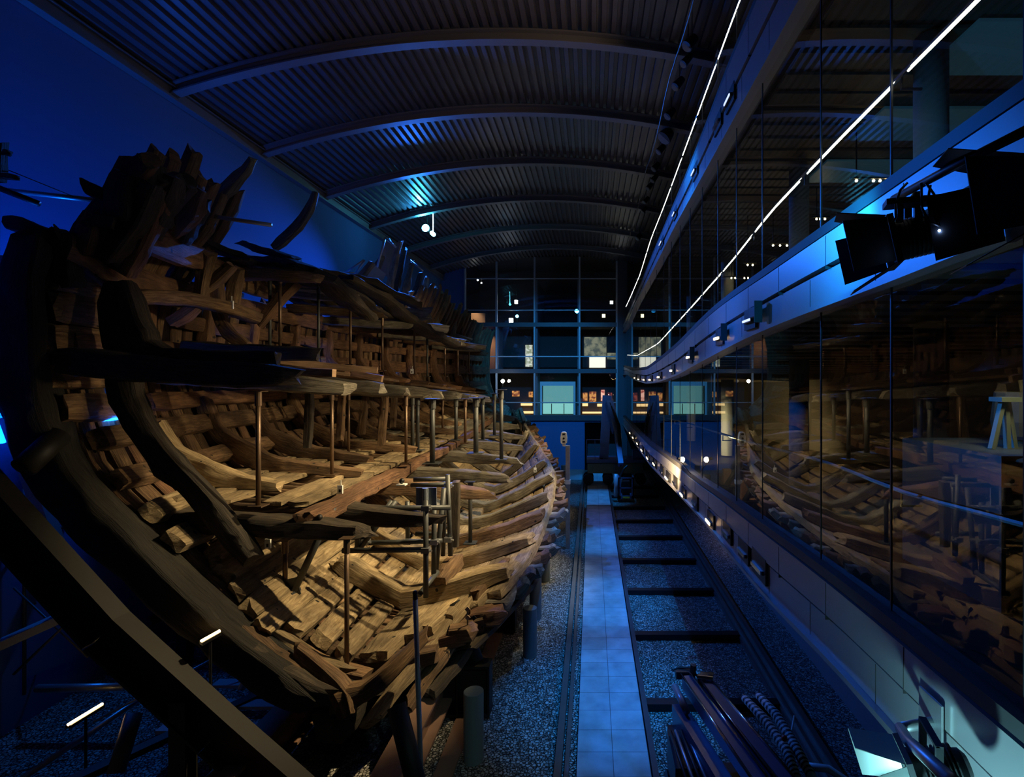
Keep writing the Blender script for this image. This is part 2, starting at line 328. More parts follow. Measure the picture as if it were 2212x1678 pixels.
# vaulted roof of trapezoid decking running away from the camera
bm = NB(); xs = []; x = XL-0.1; pitch = 0.25
while x < 8.0:
    xs += [(x, 0), (x+pitch*0.45, 0), (x+pitch*0.52, 0.1), (x+pitch*0.93, 0.1)]; x += pitch
va = [[bm.verts.new((a, y, vz(a)+h+0.02)) for a, h in xs] for y in (-1.0, D+0.2)]
for i in range(len(xs)-1): bm.faces.new((va[0][i], va[0][i+1], va[1][i+1], va[1][i]))
struct('ceiling', bm, DECKM)
bm = NB(); box(bm, XL-0.3, 8, -1, D+0.3, 16.4, 16.5); struct('ceiling_outer', bm, BLACK)
# arched roof beams
for i, y in enumerate((9.9, 14.06, 17.9, 22.1, 26.6, 31.6, 36.4)):
    bm = NB(); n = 28; rr = []
    for k in range(n+1):
        x = XL+(7.9-XL)*k/n; z = vz(x)
        rr.append([bm.verts.new((x, y+dy, z+dz)) for dy, dz in ((-0.14, 0.0), (0.14, 0.0), (0.14, -0.04), (0.02, -0.05), (0.02, -0.24), (0.14, -0.25), (0.14, -0.29), (-0.14, -0.29), (-0.14, -0.25), (-0.02, -0.24), (-0.02, -0.05), (-0.14, -0.04))])
    for A, B in zip(rr, rr[1:]):
        for k in range(12): bm.faces.new((A[k], A[(k+1) % 12], B[(k+1) % 12], B[k]))
    struct('trim_%d' % (i+1), bm, STEELB)
# eaves beam on the left wall
bm = NB(); ibeam(bm, (XL+0.12, -1, vz(XL)-0.2), (XL+0.12, D, vz(XL)-0.2), 0.22, 0.34); struct('trim_8', bm, STEELB)

# walls under the galleries and behind them
bm = NB(); box(bm, 5.15, 5.4, -1, D, 0, 3.6); struct('wall_right', bm, WALLC)
bm = NB(); box(bm, 7.6, 7.8, -1, D, 3.6, 16.4); struct('wall_gallery', bm, plain('gallery_wall', (0.10, 0.085, 0.07), 0.8))
YS = [0.6, 1.6, 3.0, 4.34, 5.67, 7.0, 8.3, 9.6, 11, 12.4, 13.8, 15.2, 16.6, 18, 19.5, 21, 22.5, 24, 25.6, 27.2, 29, 31, 33, 35, 37, D]
bands = {
 'top': (smoothtab([(3, 12.0), (8.2, 11.95), (9.3, 11.93), (10.9, 11.74), (13.9, 11.57), (19.8, 11.37), (21.4, 11.3), (36.9, 10.67)]),
         smoothtab([(8.2, 10.72), (15.2, 10.74), (18.2, 10.64), (28, 10.45), (36, 10.0)])),
 'mid': (smoothtab([(3, 8.2), (4.31, 8.15), (5.66, 8.12), (7.3, 8.07), (9.3, 8.03), (11.1, 7.92), (14.4, 7.6), (18.2, 7.35), (22.5, 7.12), (30.5, 7.2), (39, 7.6)]),
         smoothtab([(3, 7.39), (4.33, 7.32), (5.67, 7.3), (7.65, 7.22), (9, 7.13), (10.3, 7.03), (11.9, 6.91), (14.4, 6.7), (18.2, 6.51), (22.5, 6.41), (28.9, 6.55), (35, 6.9)])),
 'low': (smoothtab([(3, 4.77), (4.34, 4.77), (5.68, 4.74), (7.65, 4.65), (9, 4.61), (10.3, 4.55), (11.85, 4.46), (14.7, 4.38), (17.7, 4.26), (21.6, 4.08), (27, 4.03), (39, 3.98)]),
         smoothtab([(4.33, 3.92), (5.34, 3.9), (6.6, 3.76), (8.5, 3.72), (10.3, 3.74), (12, 3.68), (14.9, 3.57), (17.3, 3.45), (20.6, 3.28), (24.6, 3.24), (30.9, 3.22), (39, 3.3)]))}
BT = {k: v[0] for k, v in bands.items()}; BB = {k: v[1] for k, v in bands.items()}
yy = [0.4+i*0.5 for i in range(int((D-0.6)/0.5)+1)]+[D-0.14]
def strip(bm, x0, x1, f0, f1, ys=None, mi=0):
    ys = ys or yy; pr = None
    for y in ys:
        r_ = [bm.verts.new(q) for q in ((x0, y, f0(y)), (x1, y, f0(y)), (x1, y, f1(y)), (x0, y, f1(y)))]
        if pr:
            for k in range(4): bm.faces.new((pr[k], pr[(k+1) % 4], r_[(k+1) % 4], r_[k])).material_index = mi
        else: bm.faces.new(r_)
        pr = r_
    bm.faces.new(pr[::-1])
names = {'top': 'topmost', 'mid': 'middle', 'low': 'lowest'}
gal = {}
for key in ('low', 'mid', 'top'):
    T, B = BT[key], BB[key]
    g = empty('gallery_walkway', (XW, 20, T(20)), {'low': 'long grey clad walkway band low on the right, with the lit lamp slots', 'mid': 'curved grey walkway band at eye level on the right, washed blue behind the floodlights', 'top': 'highest and darkest walkway band on the right, under the roof'}[key], 'walkway'); gal[key] = g
    bm = NB()
    mid = lambda y: T(y)*0.47+B(y)*0.53
    strip(bm, XW-0.10, XW+0.1, lambda y: T(y)-0.12, lambda y: mid(y)+0.02)
    strip(bm, XW-0.07, XW+0.1, lambda y: mid(y)-0.02, lambda y: B(y)+0.05)
    strip(bm, XW-0.13, XW+0.1, lambda y: B(y)+0.05, lambda y: B(y))
    link('cladding', bm, BAND, g)
    bm = NB(); strip(bm, XW-0.09, XW+0.12, T, lambda y: T(y)-0.1); link('sill', bm, BANDG, g)
    bm = NB(); strip(bm, XW-0.02, XW+0.1, lambda y: mid(y)+0.025, lambda y: mid(y)-0.025); link('groove', bm, BANDG, g)
    for y in YS[:-1]:
        bm = NB()
        zt, zb = T(y)-0.12, B(y)+0.05; box(bm, XW-0.103, XW-0.02, y-0.35, y-0.344, (zb+zt)/2, zt); box(bm, XW-0.073, XW-0.02, y+0.1, y+0.106, zb, (zb+zt)/2-0.02)
        link('panel_joint', bm, BANDG, g)
    bm = NB(); strip(bm, XW+0.1, 7.58, lambda y: T(y)-0.05, lambda y: T(y)-0.35); link('floor_slab', bm, plain('gallery_floor', (0.07, 0.06, 0.05), 0.5), g)
    bm = NB()   # slatted soffit seen through the glass from below
    if key != 'low':
        for k in range(78):
            y = 1.0+k*0.5
            if y < D-0.5: box(bm, XW+0.3, 7.5, y, y+0.36, B(y)+0.06, B(y)+0.1)
        link('slatted_soffit', bm, plain('soffit_slats', (0.11, 0.09, 0.07), 0.6), g)
# wall of glass, pane by pane; the two storeys below the top balustrade
PAN = [0.6, 1.8, 3.0, 4.34, 5.67, 7.61, 8.97, 10.3, 11.75, 13.2, 14.7, 16.3, 18, 20, 22, 24.2, 26.5, 29, 31.5, 34, 36.8, D-0.05]
sto = {'low': (BT['low'], BB['mid']), 'mid': (BT['mid'], BB['top']), 'top': (BT['top'], lambda y: BT['top'](y)+1.05)}
wn = 0
for key, (f0, f1) in sto.items():
    for a, b in zip(PAN, PAN[1:]):
        if key == 'top' and b < 7: continue
        wn += 1; bm = NB(); ys = [a+0.008+(b-a-0.016)*k/3 for k in range(4)]
        pr = None
        for y in ys:
            r_ = [bm.verts.new((XW, y, f0(y)+0.005)), bm.verts.new((XW, y, f1(y)-0.005))]
            if pr: bm.faces.new((pr[0], r_[0], r_[1], pr[1]))
            pr = r_
        struct('window_%d' % wn, bm, GLASS)
        bm = NB(); box(bm, XW-0.006, XW+0.012, b-0.007, b+0.007, f0(b), f1(b)); struct('window_%d_seal' % wn, bm, MULL)
# handrails
def rail(key, tbl, label, lit, x=XW+0.12):
    f = smoothtab(tbl, 0.6); g = empty('handrail', (x, 10, f(10)), label, 'handrail')
    ys = [1.2+k*0.45 for k in range(86)]; ys = [y for y in ys if y < D-0.6]
    bm = NB(); tube(bm, [(x, y, f(y)+0.03) for y in ys], 0.022, 8); link('rail', bm, CHROME, g)
    Y = 2.4; n = 0
    while Y < D-2.5:
        ln = 2.0 if Y < 16 else 2.4
        if lit:
            a, b = Y+0.12, Y+ln-0.12; bm = NB(); tube(bm, [(x-0.02, y, f(y)-0.012) for y in (a, (a+b)/2, b)], 0.009, 6); link('light_strip', bm, EW, g)
        bm = NB(); tube(bm, [(x, Y, f(Y)+0.02), (x, Y, f(Y)-0.09)], 0.009, 6); tube(bm, [(x-0.01, Y, f(Y)-0.09), (x+0.16, Y, f(Y)-0.09)], 0.011, 6); link('bracket', bm, CHROME, g)
        Y += ln
rail('top', [(2.8, 12.75), (8.94, 12.7), (11.6, 12.58), (15.4, 12.41), (18.1, 12.3), (21.8, 12.25), (27, 11.75), (34, 11.64)], 'highest handrail with a white light strip, on the balcony under the roof', True, XW+0.02)
rail('mid', [(3, 9.05), (5.4, 9.01), (7.55, 8.93), (9.6, 8.7), (13, 8.44), (20.3, 7.94), (30, 7.9), (38, 8.3)], 'handrail with a white light strip behind the glass above the blue lit band', True)
rail('low', [(3, 5.746), (4.3, 5.66), (5.67, 5.70), (9, 5.56), (13.8, 5.44), (24.8, 5.05), (38, 4.95)], 'plain steel handrail behind the lowest glass on the right', False)
# columns inside the galleries
for key, f0, f1, lab in (('low', BT['low'], BB['mid'], 'lower'), ('mid', BT['mid'], BB['top'], 'upper')):
    for i, y in enumerate((6.6, 10.8, 16.5, 22.5, 29.0)):
        bm = NB(); tube(bm, [(4.1, y, f0(y)), (4.1, y, f1(y))], 0.19, 16); o = struct('trim_%d' % (20+i+(10 if key == 'mid' else 0)), bm, WALLC, True)
# ------------------------------------------------------------------ back wall of glass with lit rooms behind
def bx(u): return (u-U0)*D/F
def bz(v): return CH-(v-V0)*D/F
bm = NB(); box(bm, XL-0.3, bx(1005), D, D+0.3, 0, 16); box(bm, bx(1005), bx(1263), D, D+0.3, 0, bz(908))
box(bm, bx(1263), bx(1350), D, D+0.3, bz(912), bz(906)); struct('wall_back', bm, WALLB)
cols = [1005, 1073, 1155, 1252, 1332]
for i, u in enumerate(cols[:]):
    bm = NB(); box(bm, bx(u)-0.06, bx(u)+0.06, D-0.16, D+0.02, bz(908), vz(bx(u))-0.05); struct('trim_%d' % (50+i), bm, BMULL)
rows = [(601, 603), (669, 671), (697, 706), (769, 771), (797, 806), (868, 870), (896, 908)]
for i, (a, b) in enumerate(rows):
    bm = NB(); box(bm, bx(1005), bx(1332), D-0.1-0.08*(b-a > 4), D+0.02, bz(b), bz(a)); struct('trim_%d' % (60+i), bm, BMULL if b-a < 4 else plain('slab_edge', (0.05, 0.06, 0.08), 0.5))
k = 200
for ri, (va_, vb_) in enumerate(((706, 603), (806, 706), (908, 806), (603, 520))):
    for a, b in zip(cols, cols[1:]):
        k += 1; bm = NB(); z0, z1 = bz(va_), bz(vb_)
        if ri == 3: z1 = vz((bx(a)+bx(b))/2)-0.02
        q = [bm.verts.new(p) for p in ((bx(a), D-0.03, z0), (bx(b), D-0.03, z0), (bx(b), D-0.03, z1), (bx(a), D-0.03, z1))]; bm.faces.new(q)
        struct('window_%d' % k, bm, GLASSB)
# rooms behind: back walls, side walls, floors
RWARM = plain('room_brown', (0.22, 0.13, 0.08), 0.8); RDARK = plain('room_dark', (0.03, 0.028, 0.03), 0.8); RBL = plain('room_steel', (0.14, 0.17, 0.2), 0.7)
bm = NB(); box(bm, bx(1000), XW, D+6, D+6.2, 2.5, 16); struct('wall_rooms', bm, RDARK)
for i, v in enumerate((702, 802, 904)):
    bm = NB(); box(bm, bx(1005), XW, D+0.3, D+6, bz(v)-0.15, bz(v)+0.02); struct('floor_room_%d' % (i+1), bm, RDARK)
bm = NB(); box(bm, bx(1003), bx(1070), D+2.2, D+2.3, bz(802), bz(712)); box(bm, bx(1003), bx(1035), D+2.2, D+2.3, bz(702), bz(668)); struct('wall_room_warm', bm, RWARM)
bm = NB(); box(bm, bx(1157), bx(1160), D+0.3, D+6, bz(904), bz(603)); box(bm, bx(1247), bx(1250), D+0.3, D+6, bz(904), bz(603)); struct('wall_lift', bm, RBL)
bm = NB(); box(bm, bx(1074), bx(1076), D+0.3, D+5, bz(802), bz(706)); struct('wall_room_side', bm, RBL)
bm = NB(); box(bm, bx(1005), XW+0.1, D+0.35, D+6, 15.55, 15.65); struct('ceiling_rooms', bm, RDARK)
# dark opening at the foot of the back wall: inner wall seen in it
bm = NB(); box(bm, bx(1263), XW+3, D+3, D+3.2, 0, 4.2); struct('wall_store', bm, plain('store_wall', (0.06, 0.07, 0.09), 0.8))
bm = NB(); box(bm, bx(1255), 6, D, D+3.2, -0.3, 0.0); struct('floor_store', bm, BLACK)
# under-gallery dark back wall
bm = NB(); box(bm, XW+0.1, 7.6, D, D+0.2, 0, 16); struct('wall_gallery_end', bm, RDARK)
bm = NB(); box(bm, bx(1332), XW+0.2, D-0.12, D+0.3, 0, 15.3); struct('trim_90', bm, plain('dark_column', (0.06, 0.07, 0.1), 0.6))
# walkway
bm = NB(); box(bm, -0.25, 0.98, 0.5, 27.9, 0.0, 0.12); o = link('paved_path', bm, TILES); o['kind'] = 'structure'; o.name = 'walkway_floor'
bm = NB(); box(bm, -0.25, 0.98, 28.0, 38.3, 0.0, 0.14); o = link('walkway_floor_far', bm, TILES); o['kind'] = 'structure'
bm = NB(); box(bm, -2.0, -0.5, 35.6, D, 0.0, 0.05); struct('floor_concrete', bm, WALLC)
# track
t = empty('track', (2.4, 20, 0), 'steel ground track with two long rails and dark cross beams beside the blue lit path', 'track')
bm = NB(); box(bm, -0.62, -0.50, 0.5, 38, 0, 0.2); box(bm, -0.45, -0.38, 0.5, 38, 0, 0.17); link('left_rail', bm, RAILM, t)
bm = NB(); box(bm, 1.0, 1.1, 0.5, 38, 0, 0.16); link('inner_rail', bm, plain('dark_rail', (0.07, 0.07, 0.075), 0.5, 0.5), t)
bm = NB(); box(bm, 3.72, 3.98, 0.5, 38, 0, 0.12); box(bm, 3.98, 4.06, 0.5, 38, 0, 0.24); box(bm, 3.80, 3.84, 0.5, 38, 0.12, 0.2); box(bm, 4.06, 4.2, 0.5, 38, 0, 0.05); link('right_rail', bm, RAILM, t)
for y in (8.2, 10.95, 13.9, 16.8, 19.6, 22.5, 25.1, 27.7, 30.4, 33): 
    bm = NB(); box(bm, 1.1, 3.74, y-0.11, y+0.11, 0, 0.15); link('cross_beam', bm, BLACK, t)

# ------------------------------------------------------------------ the hull
SH = empty('ship_hull', (-4.1, 9.0, 0.9), 'huge weathered brown half hull of an old wooden ship resting in a steel cradle', 'ship')
zk_t = smoothtab([(9, -5.04), (20, -5.0), (25, -4.7), (29, -4.1), (33, -3.3), (37, -2.4)])
side_t = smoothtab([(8.5, -8.85), (10, -9.0), (12, -9.4), (15, -9.6), (20, -9.5), (25, -9.0), (30, -8.0), (34, -6.9), (36, -6.2)])
pex = smoothtab([(8.6, -3.95), (9.5, -3.2), (10.5, -2.4), (11.8, -1.75), (14, -1.5), (18, -1.4), (21, -1.5), (24, -2.2), (27, -3.0), (31, -3.9), (35, -4.6)], 0.5)
pez = smoothtab([(8.6, -5.0), (10, -4.8), (11.8, -4.45), (14, -4.35), (18, -4.1), (21, -3.75), (24, -3.35), (27, -2.95), (31, -2.5), (35, -1.9)], 0.5)
XK = -4.07
CP = [(0, -5.04), (.23, -4.43), (.40, -3.75), (.56, -3.05), (.72, -2.36), (.87, -1.6), (.95, -.75), (1.0, .3), (1.0, 1.3), (.965, 2.2), (.83, 3.1), (.73, 4.1), (.66, 5.2), (.6, 6.3)]
def cpt(y, i):
    zk = zk_t(y)
    if i < 0:
        f = min(1.25, -i); x = XK+(pex(y)-XK)*f; return Vector((x, y, CH+zk+(pez(y)-zk)*(f**1.4)))
    i = min(i, len(CP)-1); f, z = CP[i]
    if z < 0: z = z*(zk/-5.04)
    return Vector((XK+(side_t(y)-XK)*f, y, CH+z))
def S(y, t):
    """point of the inner face at distance y, t running from the broken edge (-1) over the keel (0) up the side"""
    if t < 0:
        return cpt(y, 0).lerp(cpt(y, -1), 0) if t == 0 else cpt(y, t) if isinstance(t, int) else Vector((XK+(pex(y)-XK)*min(1.3, -t), y, CH+zk_t(y)+(pez(y)-zk_t(y))*(min(1.3, -t)**1.4)))
    t = min(t, len(CP)-1.001); i = int(t); u = t-i
    a = cpt(y, i-1) if i > 0 else 2*cpt(y, 0)-cpt(y, 1)+Vector((0, 0, 0.5)); b = cpt(y, i); c = cpt(y, i+1); d = cpt(y, i+2)
    return 0.5*((2*b)+(c-a)*u+(2*a-5*b+4*c-d)*u*u+(3*b-a-3*c+d)*u**3)
def Nrm(y, t):
    a = S(y, t-0.06); b = S(y, t+0.06); d = (b-a); n = Vector((-d.z, 0, d.x)).normalized()   # candidate
    if n.dot(Vector((XK+1.5, y, CH+3.0))-S(y, t)) < 0: n = -n
    return n
def O(y, t, off): return S(y, t)+Nrm(y, t)*off
def curve_t(y, t0, t1, off, n=None):
    n = n or max(3, int(abs(t1-t0)*2.2)+1); ts = [t0+(t1-t0)*k/n for k in range(n+1)]
    return [O(y, t, off) for t in ts], [Nrm(y, t) for t in ts]
def strake(name, t, y0, y1, off, wv, hv, mat, step=1.6, **k):
    n = max(1, int((y1-y0)/step)); ys = [y0+(y1-y0)*i/n for i in range(n+1)]
    tf = t if callable(t) else (lambda y: t)
    return timber(name, [O(y, tf(y), off) for y in ys], [Nrm(y, tf(y)) for y in ys], wv, hv, mat, SH, **k)
# frames (ribs) one by one
y = 9.05; k = 0; frames_y = []
while y < 35.5:
    top = 9.1+R.random()*0.5
    if 9.0 < y < 12.8: top = 10.7+0.9*noise.noise(Vector((y*2.1, 3, 0)))+0.5*R.random()
    elif y > 22: top = 9.6+1.5*max(0, min(1, (y-22)/2.5))*max(0.1, 1-(abs(y-27)/7))+R.random()*0.5
    elif y >= 12.8: top = 8.75+R.random()*0.35
    if k == 0: top = 9.0
    a, n = curve_t(y, -1.02 if y > 9.6 else -0.2, top, -0.18, 16)
    big = y < 12.9 or y > 22
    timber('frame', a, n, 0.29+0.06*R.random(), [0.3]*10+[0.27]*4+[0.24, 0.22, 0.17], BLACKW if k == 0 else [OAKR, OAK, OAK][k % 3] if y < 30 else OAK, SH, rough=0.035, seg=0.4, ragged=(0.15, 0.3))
    frames_y.append(y); k += 1; y += 0.40+0.06*R.random()
# near cut frame, broad and dark
a, n = curve_t(8.7, 0.3, 9.0, -0.22, 14)
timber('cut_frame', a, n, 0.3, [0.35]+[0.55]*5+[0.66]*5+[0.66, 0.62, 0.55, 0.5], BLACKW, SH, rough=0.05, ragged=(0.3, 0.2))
# outer planking
for i in range(20):
    t = -0.95+i*0.5
    if i < 3: t = -0.95+i*0.33
    y0 = 9.0+R.random()*0.3+(1.4 if t < -0.4 else 0.3 if t < 0 else 0)
    y1 = 35.2-R.random()
    if t > 8.4: continue
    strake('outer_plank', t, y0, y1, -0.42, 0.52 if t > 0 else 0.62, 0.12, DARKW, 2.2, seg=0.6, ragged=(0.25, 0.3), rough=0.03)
# closely laid inner planking of the bottom, in lengths
rows_ = [-1.0+0.148*k for k in range(7)]+[0.28+0.365*k for k in range(8)]
for r_i, t in enumerate(rows_):
    ys = [9.25+R.random()*0.4]
    if t > 0: ys = [9.0+0.10*r_i % 0.5+R.random()*0.35]
    else: ys = [9.3+(-t)*1.9+R.random()*0.3]
    while ys[-1] < 33.5: ys.append(ys[-1]+4.2+R.random()*4.5)
    ys[-1] = 34+R.random()
    for j, (a, b) in enumerate(zip(ys, ys[1:])):
        wd = 0.37+0.03*R.random()
        if t < 0: wd = 0.40
        if j > 1 and R.random() < 0.12: continue
        strake('inner_plank', (lambda y, t=t: t*(1.0 if t > 0 else 1.0)), a+0.03, b-0.03, 0.07, wd, 0.17+0.05*R.random(), PALE if a < 26 else GREYW, 1.3, seg=0.45, ragged=(0.12 if j else 0.2, 0.12), rough=0.012)
# keelson and floor timbers at the broken near end
strake('keelson', 0.0, 12.0, 31.5, 0.2, 0.42, 0.34, PALE, 2.0, ragged=(0.3, 0.3))
for i, (y, t1, t2, m) in enumerate(((8.95, 1.55, -0.3, OAK), (9.3, 1.25, 0.05, PALE), (8.72, 1.2, 0.1, DARKW))):
    a, n = curve_t(y, t1, t2, -0.1, 5); timber('floor_timber', a, n, 0.24, [0.3, 0.27, 0.27, 0.3, 0.36, 0.4], m, SH, rough=0.05, ragged=(0.3, 0.4))
pxt('floor_timber', [(640, 1400, 9.05), (700, 1452, 8.95), (742, 1500, 8.9), (748, 1535, 8.85)], [0.2, 0.24, 0.3, 0.35], [0.2, 0.25, 0.35, 0.5], OAK, SH, (1, 0, 1), ragged=(0.3, 0.2))
pxt('floor_timber', [(742, 1505, 8.9), (790, 1490, 8.95), (850, 1440, 9.0), (905, 1385, 9.3)], [0.35, 0.3, 0.26, 0.2], [0.4, 0.3, 0.26, 0.2], OAK, SH, (-1, 0, 1), ragged=(0.2, 0.4))
pxt('keel', [(700, 1560, 9.0), (735, 1560, 8.9), (800, 1440, 10.4)], 0.45, 0.5, DARKW, SH)
# long planks and beams of the broken edge on the right
for i, q in enumerate((((885, 1520, 9.4), (1000, 1352, 10.9), (1100, 1240, 12.9), (1180, 1150, 15.4)), ((800, 1560, 9.0), (900, 1430, 9.9), (1010, 1300, 11.2)), ((1020, 1290, 11.2), (1095, 1215, 13.2)), ((930, 1500, 9.6), (1010, 1400, 10.8), (1085, 1310, 12.2)), ((1000, 1330, 11.4), (1110, 1235, 13.6), (1180, 1170, 15.6)))):
    pxt('edge_plank', q, 0.3, [0.16, 0.2, 0.16, 0.14][:len(q)], [OAK, PALE, OAK, DARKW, OAK][i], SH, (-0.3, 0, 1), ragged=(0.35, 0.35), rough=0.05)
# rough fringe of frame ends along the broken edge
for i in range(46):
    y = 10.4+i*0.46; p = S(y, -1.0); l = 0.18+R.random()*0.3
    timber('broken_end', [p+Vector((-0.2, 0, -0.12)), p+Vector((l, 0, -0.02-0.1*R.random())), p+Vector((l+0.12, 0.05, 0.05))], (0, 0, 1), 0.3, [0.3, 0.26, 0.16], [OAK, OAKR, GREYW][i % 3], SH, rough=0.06, seg=0.15, ragged=(0.1, 0.25))
# stringers and clamps on the side: (t, y0, y1, width, thickness)
for t, y0, y1, wd, th, m in ((3.35, 9.1, 33, .42, .22, PALE), (4.0, 9.2, 33.5, .40, .24, PALE), (4.75, 9.25, 33.5, .36, .26, OAK), (5.65, 9.3, 34, .40, .26, OAK),
                        (6.25, 11.0, 34, .36, .2, OAKR), (7.25, 9.3, 34.5, .5, .2, OAKR), (8.0, 12.2, 34, .34, .2, OAKR), (8.75, 9.2, 34, .46, .18, OAKR), (9.55, 9.1, 22, .42, .16, OAKR)):
    a = y0
    while a < y1-1:
        b = min(y1, a+3.5+R.random()*3.5)
        if b > y1-2: b = y1
        strake('stringer', t, a+0.02, b-0.04, th/2+0.02, wd, th, m, 1.4, ragged=(0.12, 0.12), rough=0.03, seg=0.35); a = b
# boards between the near frame and the big knee
for t, hgt in ((6.25, .42), (6.75, .4), (7.35, .52), (7.9, .52), (8.35, .34)):
    strake('side_board', t, 8.98, 10.35, 0.05, hgt, 0.22, OAK, 0.6, rough=0.035, ragged=(0.2, 0.1))
# riders crossing the bottom
for y, t0, hh in ((11.75, 1.35, .42), (13.8, 2.9, .34), (15.7, 3.3, .36), (17.7, 2.6, .36), (19.8, 3.2, .34), (22.1, 3.2, .34), (24.6, 3.2, .32), (27.2, 3.2, .3), (30, 3.2, .3)):
    a, n = curve_t(y, t0, -1.06, 0.32, 9); timber('rider', a, n, 0.4, [hh*0.7]+[hh]*8+[hh*0.75], PALE if y < 15 else GREYW if y > 16 else OAK, SH, rough=0.05, ragged=(0.3, 0.3), seg=0.3)
pxt('rider', [(262, 790, 9.5), (278, 860, 9.5), (318, 935, 9.5), (368, 1005, 9.5), (445, 1085, 9.5), (548, 1208, 9.45)], 0.26, [.5, .48, .42, .42, .42, .3], DARKW, SH, [Vector((1, 0, .2)), Vector((1, 0, .3)), Vector((1, 0, .6)), Vector((1, 0, .8)), Vector((1, 0, 1)), Vector((1, 0, 1))], rough=0.05)
# ------------------------------------------------------------------ decks
def sheer(tb):
    f = smoothtab(tb, 1.0); return lambda x, y: CH+f(y)-0.075*(x+6.5)
orl = sheer([(9, -2.32), (12, -2.28), (18.7, -2.25), (25, -2.15), (30, -1.95), (34, -1.6)])
man = sheer([(9, .22), (13, .12), (16.7, -.1), (20, -.28), (24, -.5), (30, -.8), (34, -1.0)])
upp = sheer([(12, 2.66), (14, 2.5), (18, 2.05), (22, 1.9), (28, 1.75), (33, 1.6)])
def deckpt(f, x, y, dz=0): return Vector((x, y, f(x, y)+dz))
def xin(y, t): return S(y, t).x
def beam_across(f, y, x1, t, h, wd, mat, tip=0.6, top=0.0, **k):
    x0 = xin(y, t)+0.1; n = 5
    xs_ = [x0+(x1-x0)*i/n for i in range(n+1)]
    return timber('deck_beam', [deckpt(f, x, y+0.05*math.sin(x*2+y), top-h/2) for x in xs_], (0, 0, 1), [wd]*n+[wd*tip], [h]*n+[h*tip], mat, SH, rough=0.045, ragged=(0.05, 0.35), seg=0.25, **k)
for i, (y, x1) in enumerate(((9.75, -3.95), (10.9, -3.0), (13.4, -2.45), (15.3, -2.3), (18.6, -2.5), (21.6, -2.75), (25, -3.15), (28.2, -3.6), (31, -4.3))):
    beam_across(orl, y, x1, 4.7, 0.34, 0.42, DARKW if i < 2 else (OAK if i < 3 else GREYW), 0.55, -0.07)
for i, (y, x1) in enumerate(((9.15, -5.0), (11.3, -5.15), (12.95, -4.95), (14.8, -5.0), (16.7, -4.95), (18.4, -4.95), (20.2, -4.9), (22, -4.95), (24, -4.95), (26.5, -4.95), (29.6, -5.0), (32, -5.2))):
    beam_across(man, y, x1, 6.8, 0.42 if i == 0 else 0.36, 0.42, DARKW if i == 0 else GREYW, 0.75, 0.12 if i == 0 else -0.06)
for i, (y, x1) in enumerate(((13.0, -6.5), (14.8, -6.35), (16.8, -6.4), (18.8, -6.2), (20.8, -6.0), (23.0, -5.7), (25.2, -5.7), (28, -5.9), (31, -6.0))):
    beam_across(upp, y, x1, 9.0, 0.26, 0.34, GREYW if i % 2 else OAK, 0.7, -0.06)
# deck planks in lengths running fore and aft
def planks(f, xl, xr_, y0, y1, wd, mat, skip=0.1, lens=(3, 3.5), th=0.09, jit=0.0, hole=None):
    j = 0
    while True:
        row = []; c = j*(wd+0.03)+wd/2
        ys_ = y0+R.random()*0.4
        if c > 4.6: break
        while ys_ < y1-1:
            ln = lens[0]+R.random()*lens[1]; b = min(ys_+ln, y1)
            pts = []
            n = max(2, int((b-ys_)/1.2))
            for q in range(n+1):
                yy_ = ys_+(b-ys_)*q/n; x = xr_(yy_)-c
                pts.append(Vector((x, yy_, f(x, yy_)+th/2+0.02+jit*(R.random()-0.5))))
            pts = [p for p in pts if p.x > xl(p.y)]
            if len(pts) > 1 and R.random() > skip and not (hole is not None and j == hole and ys_ < 16.5):
                timber('deck_plank', pts, (0, 0, 1), wd, th, mat if mat is not PALE or b < 24 else GREYW, SH, rough=0.018, seg=0.5, ragged=(0.12, 0.16))
            ys_ = b+0.03
        j += 1
planks(orl, lambda y: xin(y, 4.6)+0.15, lambda y: -5.25, 9.75, 31, 0.40, PALE, 0.0, hole=2)
planks(man, lambda y: xin(y, 7.0)+0.1, lambda y: -6.1+0.4*math.sin(y*0.9), 10.9, 32, 0.46, OAK, 0.12)
planks(upp, lambda y: xin(y, 8.9)+0.1, lambda y: -6.7+0.2*math.sin(y*1.3)+max(0, (y-16))*0.03, 12.7, 32, 0.5, DARKW, 0.04)
# reddish carling along the open edge of the orlop deck, and half beams in the open bays
timber('carling', [P3(655, 1122, 9.55)]+[deckpt(orl, -4.98, y, -0.02) for y in (10.6, 12.5, 15, 18.7)], (0, 0, 1), 0.3, [0.3, 0.3, 0.28, 0.26, 0.24], OAKR, SH, rough=0.04, ragged=(0.3, 0.2))
timber('carling', [deckpt(orl, -5.0-0.03*(y-19), y, -0.02) for y in (18.9, 22, 26, 30)], (0, 0, 1), 0.28, 0.24, OAKR, SH, rough=0.04)
for y in (10.15, 10.45, 11.3, 11.65, 12.0, 14.0, 14.4, 14.8, 16.4, 16.9, 17.4):
    timber('ledge', [deckpt(orl, -7.0, y, -0.04), deckpt(orl, -5.1, y, -0.06)], (0, 0, 1), 0.1, 0.13, OAK, SH, rough=0.02)
